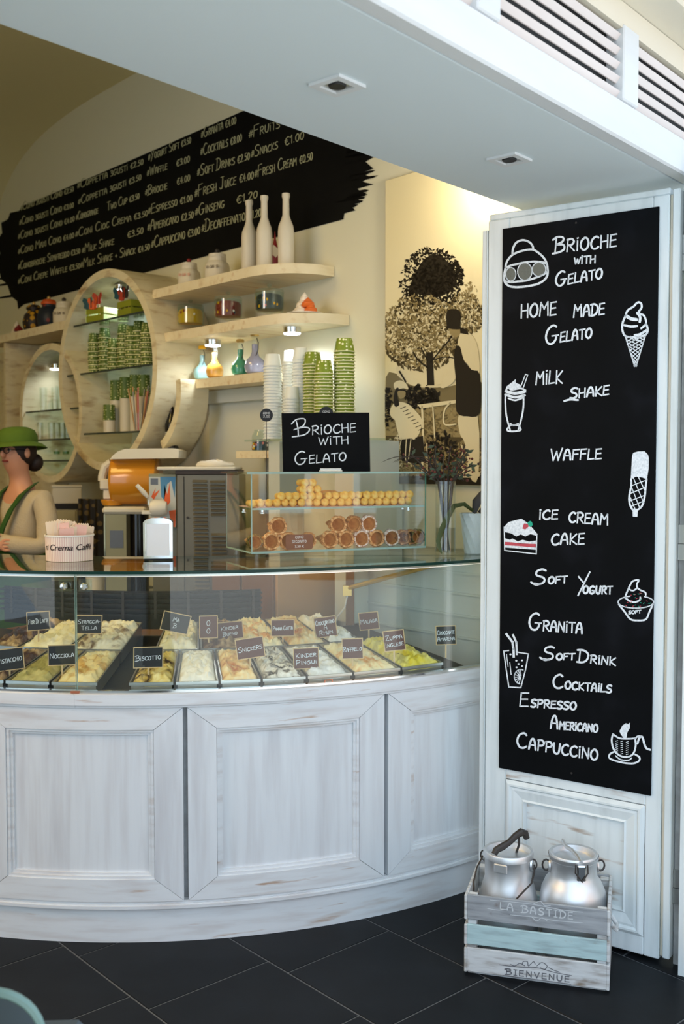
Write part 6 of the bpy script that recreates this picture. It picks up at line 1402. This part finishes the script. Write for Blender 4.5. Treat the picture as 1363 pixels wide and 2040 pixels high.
mb = MB().tube([(P.x(224), -.02, P.z(921)), (P.x(212), -.02, P.z(930)), (P.x(206), -.02, P.z(950)), (P.x(206), -.02, P.z(958))], .022, 10); mb.box(P.x(203), P.x(228), -.05, .01, P.z(975), P.z(954), b=.006); mb.box(P.x(209), P.x(224), -.04, .0, P.z(994), P.z(975), b=.004)
mb.build('tap', 'lid_cream', t)
MB().lathe([(.0001, 0), (.05, .0), (.06, .02), (.06, .03), (.0001, .028)], 20, c=(P.x(226), -.02), z0=P.z(1006)).build('drip_bowl', 'slush', t)
MB().box(P.x(213), P.x(300), -.12, .12, P.z(1022), P.z(1008), b=.012).build('collar', 'lid_cream', t)
MB().box(P.x(216), P.x(260), -.11, .11, 0, P.z(1022.5)).build('base_body', 'sage_metal', t, smooth=0)
MB().box(P.x(228), P.x(254), -.1125, -.1105, P.z(1088), P.z(1054)).build('sticker', 'blue_grey', t, smooth=0)
MB().lathe([(.048, 0), (.048, P.z(1022.5))], 24, c=(P.x(281), -.05)).build('base_column', 'dark_bottle', t)
MB().box(P.x(216.5), P.x(219), -.113, -.1102, 0, P.z(1022.5)).build('edge_trim', 'chrome', t, smooth=0)
# soft-serve machine ----------------------------------------------
P = PXF(395, 4.83, ZB+.0005); t = thing('soft_serve_machine', 'grey steel yogurt machine with louvred side and colourful poster front', 'drinks machine', P.o, 0)
sx0, sx1, zt_m = P.x(352), P.x(478), P.z(945)
MB().box(sx0, sx1, 0, .30, 0, zt_m, b=.004).build('body', 'louver_steel', t)
MB().box(P.x(366), P.x(367.6), -.0016, -.0002, .01, zt_m-.01).build('seam', 'dark', t, smooth=0)
MB().box(P.x(350), P.x(474), -.004, .31, zt_m+.0005, P.z(937)).build('dark_band', 'brown_band', t, smooth=0)
MB().box(P.x(314), P.x(470), -.02, .33, P.z(936.6), P.z(930), b=.004).build('lid', 'lid_cream', t)
for (a, b, y0, n) in ((384, 413, 956, 31), (419, 449, 957, 9), (421, 451, 1062, 15)):
    for k in range(n):
        y = y0+k*8.15; zz = P.z(y)
        MB().prism([(-.0003, .0), (-.013, -.0115), (-.0003, -.0130)], lambda q, r: Vector((P.x(a+k*.15), q, zz+r)), lambda q, r: Vector((P.x(b+k*.15), q, zz+r))).build('louvre', 'louver_steel', t, smooth=0)
MB().lathe([(.005, 0), (.006, .006), (.0001, .007)], 10, tf=lambda p: Vector((P.x(374)+p.x, -.0005-p.z, P.z(1031)+p.y))).build('lock', 'old_iron', t)
MB().box(P.x(295), P.x(350), .02, .28, P.z(1052), zt_m+.002, b=.003).build('front_head', 'sage_metal', t)
MB().box(P.x(300), P.x(350), .05, .28, 0, P.z(1052.5)).build('front_lower', 'louver_steel', t, smooth=0)
pz = lambda x, y: Vector((P.x(x), .0188, P.z(y)))
MB().fill([(296, 1050), (349, 1050), (349, 950), (296, 950)], pz).build('poster', 'poster_white', t, smooth=0)
pz = lambda x, y: Vector((P.x(x), .0182, P.z(y)))
for m, ps in (('poster_blue', [[(318, 950), (349, 950), (347, 992), (340, 958), (332, 965), (326, 996), (320, 990)]]), ('bf_orange', [[(326, 965), (332, 985), (337, 962), (338, 1000), (330, 1010), (326, 1000)], [(300, 990), (309, 972), (306, 984), (318, 975), (305, 996)], [(335, 1018), (349, 1016), (348, 1050), (340, 1050)]]), ('blue_grey', [[(299, 953), (314, 953), (314, 966), (299, 966)]])):
    for q_ in ps: MB().fill(q_, pz).build('poster_print', m, t, smooth=0)
MB().lathe([(.0001, 0), (.036, 0), (.04, .01), (.04, .05), (.03, .07), (.0001, .072)], 22, tf=lambda p: Vector((P.x(302)+p.z*1.05, p.x-.02, P.z(1012)+p.y))).build('dispenser_head', 'lid_cream', t)
MB().box(P.x(286), P.x(316), -.05, -.02, P.z(1024), P.z(1016), b=.003).build('spout_bar', 'lid_cream', t)
mb = MB().tube([(P.x(300), -.04, P.z(1010)), (P.x(298), -.045, P.z(990))], .006, 8); mb.build('lever_arm', 'chrome', t)
MB().tube([(P.x(298), -.045, P.z(990)), (P.x(292), -.05, P.z(982)), (P.x(277), -.05, P.z(966))], [.008, .0115, .0095], 10).build('lever_grip', 'lid_cream', t)
t = thing('folded_bag', 'crumpled white bag lying on top of the steel machine', 'bag', Vector((P.o.x+P.x(425), P.o.y+.12, P.o.z+P.z(930)+.0005)), .1)
mb = MB(); vs = []; n = 12
for j in range(7):
    for i in range(n):
        a = 2*PI*i/n; r = [1, 1.04, .95, .8, .55, .25, .02][j]; vs.append(((.085+.01*math.sin(i*2.3))*r*math.cos(a), (.06+.008*math.sin(i*3.1))*r*math.sin(a), [0, .006, .016, .022, .026, .028, .030][j]*(1+.25*math.sin(i*1.9+j))))
mb.add(vs, [(j*n+i, j*n+(i+1) % n, (j+1)*n+(i+1) % n, (j+1)*n+i) for j in range(6) for i in range(n)]+[tuple(range(n))[::-1]]).build('bag', 'cream_pot', t, smooth=.8)
# storage behind the woman
P = PXF(122, 6.15, ZB+.0005); t = thing('drawer_unit', 'beige drawer unit behind the woman', 'cabinet', P.o, 0)
MB().box(P.x(84), P.x(153), 0, .2, 0, P.z(1014)).build('drawer_case', 'beige_dim', t, smooth=0)
MB().box(P.x(84), P.x(156), -.01, .2, P.z(1013.5), P.z(1004)).build('dark_top', 'dark_metal', t, smooth=0)
MB().box(P.x(86), P.x(151), -.008, -.0005, .012, P.z(1017), b=.003).build('drawer', 'beige_dim', t)
MB().ball((P.x(105), -.012, P.z(1018)-.012), .004).build('knob', 'dark_metal', t)
t = thing('storage_box', 'plain cream box standing on the drawer unit behind the woman', 'box', P.o+Vector((P.x(125), .08, P.z(1004)+.0005)), .35)
MB().box(-.085, .085, -.06, .06, 0, .095, b=.003).build('box', 'cream_pot', t); MB().box(-.088, .088, -.063, .063, .0955, .112, b=.003).build('lid', 'cream_pot', t)
P = PXF(180, 5.95, ZB+.0005); t = thing('patterned_cloth', 'dark cloth with blue and rust pattern hanging beside the slush machine', 'cloth', P.o, -.5)
mb = MB(); vs = []; n = 26
for i in range(n+1):
    a = i/n; x = -.10+.20*a; y = .012*math.sin(a*22); vs += [(x, y, .0), (x*.96, y*.8, .50), (x*.96, y*.8+.004, .50), (x, y+.004, 0)]
mb.add(vs, [(i*4+k, i*4+(k+1) % 4, i*4+4+(k+1) % 4, i*4+4+k) for i in range(n) for k in range(4)]).build('cloth', 'pattern_cloth', t, smooth=1)
P = PXF(188, 5.5, ZB+.0005); t = thing('utensil_tub', 'white plastic tub standing on the back bar left of the slush machine', 'container', P.o, 0)
MB().lathe([(.0001, 0), (.045, 0), (.052, .10), (.055, .10), (.055, .107), (.05, .107), (.043, .006)], 22, cap=False).build('tub', 'cream_pot', t)
# ================================================================ PERSON
def skinned(name, verts, edges, mt, parent, sub=2):
    me = bpy.data.meshes.new(name); me.from_pydata([v_[0] for v_ in verts], edges, [])
    o = bpy.data.objects.new(name, me); sc.collection.objects.link(o)
    sk = o.modifiers.new('s', 'SKIN'); sk.use_smooth_shade = True; o.modifiers.new('b', 'SUBSURF').levels = sub
    for i, v_ in enumerate(verts):
        r = v_[1]; me.skin_vertices[0].data[i].radius = (r, r) if not hasattr(r, '__len__') else r
        me.skin_vertices[0].data[i].use_root = (i == 0)
    dg = bpy.context.evaluated_depsgraph_get(); m2 = bpy.data.meshes.new_from_object(o.evaluated_get(dg)); bpy.data.objects.remove(o)
    m2.materials.clear(); m2.materials.append(MATS[mt]); m2.shade_smooth()
    o = bpy.data.objects.new(name, m2); sc.collection.objects.link(o); o.parent = parent; return o
per = thing('person', 'woman in green bucket hat, glasses, white cardigan and green apron, arms folded', 'person', (-1.715, 5.50, 0), math.radians(-30))
def body_graph(k=0.0, head=True, legs=True, hands=True):
    v_ = [((0, .0, .95), (.135+k, .105+k)), ((0, 0, 1.10), (.125+k, .10+k)), ((0, -.005, 1.27), (.145+k, .11+k)), ((0, 0, 1.39), (.12+k, .09+k))]
    e_ = [(0, 1), (1, 2), (2, 3)]
    if head:
        i = len(v_); v_ += [((0, .005, 1.475), .055), ((0, -.01, 1.545), .05), ((0, -.035, 1.60), (.068, .075)), ((0, -.03, 1.66), (.078, .092)), ((0, -.02, 1.72), (.066, .08))]; e_ += [(3, i), (i, i+1), (i+1, i+2), (i+2, i+3), (i+3, i+4)]
    for sx in (1, -1):
        i = len(v_); el = (sx*.235, -.07, 1.17); wr_ = (sx*.015, -.235, 1.20+(.02 if sx > 0 else -.03)); pm = (-sx*.075, -.225, 1.225+(.01 if sx > 0 else -.04))
        v_ += [((sx*.155, .0, 1.415), .052+k), ((sx*.215, -.02, 1.30), .047+k), (el, .041+k), ((sx*.13, -.17, 1.185), .038+k), (wr_, .028+k*.8)]
        e_ += [(3, i), (i, i+1), (i+1, i+2), (i+2, i+3), (i+3, i+4)]
        if hands:
            v_.append((pm, (.024, .032))); j = len(v_)-1; e_.append((i+4, j))
            for f_ in range(4):
                o = len(v_); zf = .028-.018*f_; v_ += [((pm[0]-sx*.040, pm[1]+.004, pm[2]+zf), .0085), ((pm[0]-sx*(.066-.006*abs(f_-1)), pm[1]+.022, pm[2]+zf*.9), .008), ((pm[0]-sx*(.078-.008*abs(f_-1)), pm[1]+.042, pm[2]+zf*.8), .007)]; e_ += [(j, o), (o, o+1), (o+1, o+2)]
            o = len(v_); v_ += [((pm[0]-sx*.002, pm[1]-.008, pm[2]+.042), .010), ((pm[0]-sx*.022, pm[1]-.012, pm[2]+.060), .009)]; e_ += [(i+4, o), (o, o+1)]
    if legs:
        for sx in (1, -1):
            i = len(v_); v_ += [((sx*.085, 0, .86), .085+k), ((sx*.095, -.01, .48), .058+k), ((sx*.1, .01, .09), .038+k), ((sx*.11, -.12, .04), .036+k)]; e_ += [(0, i), (i, i+1), (i+1, i+2), (i+2, i+3)]
    return v_, e_
v_, e_ = body_graph(); skinned('body', v_, e_, 'skin', per)
v_, e_ = body_graph(.012, head=False, legs=False, hands=False); skinned('cardigan', v_, e_, 'cardigan', per)
v_ = [((0, 0, .94), (.15, .12))]; e_ = []
for sx in (1, -1):
    i = len(v_); v_ += [((sx*.085, 0, .84), .098), ((sx*.095, -.01, .48), .072), ((sx*.1, .01, .11), .055)]; e_ += [(0, i), (i, i+1), (i+1, i+2)]
skinned('trousers', v_, e_, 'dark', per)
for sx in (1, -1): MB().box(sx*.105-.045, sx*.105+.045, -.17, .06, .0, .075, b=.02).build('shoe', 'dark', per)
mb = MB(); vs = []; n = 20     # apron wrapped round the front
for j, (z, k) in enumerate(((.50, 1.25), (.80, 1.18), (1.0, 1.06), (1.12, 1.04), (1.17, 1.03))):
    for i in range(n+1):
        a = math.radians(-205+i*230/n); vs.append((.158*k*math.cos(a), .132*k*math.sin(a)+.0, z))
mb.add(vs, [(j*(n+1)+i, j*(n+1)+i+1, (j+1)*(n+1)+i+1, (j+1)*(n+1)+i) for j in range(4) for i in range(n)]); o = mb.build('apron', 'apron_green', per, smooth=1); md = o.modifiers.new('s', 'SOLIDIFY'); md.thickness = .004
for sx in (1, -1):       # collar and V shaped apron straps
    mb = MB(); pts = [(sx*.055, .055, 1.50), (sx*.085, .0, 1.485), (sx*.085, -.075, 1.44), (sx*.065, -.135, 1.36), (sx*.03, -.158, 1.27), (0, -.16, 1.20)]
    vs = []
    for i, q_ in enumerate(pts):
        q_ = Vector(q_); w_ = (.02, .032, .034, .03, .026, .02)[i]; vs += [q_+Vector((w_*.7, -.002, w_*.35)), q_+Vector((-w_*.7, -.004, -w_*.1)), q_+Vector((-w_*.6, .008, -w_*.1)), q_+Vector((w_*.6, .010, w_*.3))]
    mb.add(vs, [(i*4+k, i*4+(k+1) % 4, i*4+4+(k+1) % 4, i*4+4+k) for i in range(5) for k in range(4)]+[(3, 2, 1, 0), (20, 21, 22, 23)]).build('apron_strap', 'apron_green', per, smooth=1)
HC = Vector((0, -.03, 1.665))
# face
MB().ball(HC+Vector((0, -.090, -.012)), (.012, .018, .020), 10, 8).build('nose', 'skin', per)
MB().ball(HC+Vector((0, -.078, -.048)), (.024, .010, .006), 12, 6).build('mouth', 'lips', per)
for sx in (1, -1):
    MB().ball(HC+Vector((sx*.030, -.075, .010)), (.012, .008, .007), 10, 6).build('eye', 'eye_white', per)
    MB().ball(HC+Vector((sx*.030, -.0815, .010)), (.005, .004, .005), 8, 6).build('iris', 'dark', per)
    MB().ball(HC+Vector((sx*.080, .002, -.005)), (.010, .018, .028), 10, 8).build('ear', 'skin', per)
    MB().tube([HC+Vector((sx*.030+.021*math.cos(a), -.094, .008+.016*math.sin(a))) for a in [2*PI*i/16 for i in range(16)]], .0022, 6, closed=True).build('glasses_rim', 'dark', per)
    MB().tube([HC+Vector((sx*.051, -.093, .012)), HC+Vector((sx*.078, -.05, .012)), HC+Vector((sx*.080, .0, .008))], .002, 5).build('glasses_arm', 'dark', per)
MB().tube([HC+Vector((-.009, -.095, .012)), HC+Vector((.009, -.095, .012))], .002, 5).build('glasses_bridge', 'dark', per)
hh = MB().ball(HC+Vector((0, .022, .012)), (.088, .092, .10), 20, 12); hh.build('hair', 'hair_brown', per)
MB().ball(HC+Vector((.02, .105, -.055)), (.052, .045, .05), 16, 10).build('hair_bun', 'hair_brown', per)
tilt = Matrix.Rotation(math.radians(-1), 3, 'X') @ Matrix.Rotation(math.radians(-6), 3, 'Y')
hf = lambda p: tilt @ Vector((p.x, p.y*(1.1 if p.y < 0 else 1.12), p.z))+HC+Vector((0, .006, .038))
MB().lathe([(.146, -.022), (.126, -.002), (.102, .008), (.103, .014), (.102, .045), (.090, .074), (.06, .090), (.0001, .095)], 32, tf=hf, cap=False).build('bucket_hat', 'hat_green', per, smooth=.9)
# ================================================================ CHAIR CORNER AT THE LOWER LEFT
q_ = onY(66, 2045, 1.62); hx = .21
t = thing('cafe_chair', 'pale teal moulded chair, only the rounded corner of its back in view', 'chair', (q_.x-hx, 1.72, 0), math.radians(3))
ztp = onY(0, 1990, 1.62).z
pl = []
for cx2, a0 in ((hx-.085, 0), (-hx+.085, 90)):
    for k in range(9): a = math.radians(a0+k*11.25); pl.append((cx2+.085*math.cos(a), ztp-.085+.085*math.sin(a)))
pl += [(-hx+.01, .47), (hx-.01, .47)]
bend = lambda a, y: y+.35*a*a
MB().prism(pl, lambda a, b: Vector((a, bend(a, -.10), b)), lambda a, b: Vector((a, bend(a, -.085), b))).build('backrest', 'chair_teal', t, smooth=.5)
rim = [Vector((a, bend(a, -.0925), b)) for a, b in pl[:18]]; rim = [Vector((hx-.01, bend(hx, -.0925), .47))]+rim+[Vector((-hx+.01, bend(hx, -.0925), .47))]
MB().tube(rim, .009, 8).build('back_rim', 'chair_rim', t)
MB().box(-.20, .20, -.08, .34, .43, .465, b=.014).build('seat', 'chair_teal', t)
for x, y in ((-.17, -.05), (.17, -.05), (-.17, .30), (.17, .30)): MB().tube([(x*1.12, y*1.1, 0), (x, y, .4295)], [.010, .013], 10).build('leg', 'chair_rim', t)
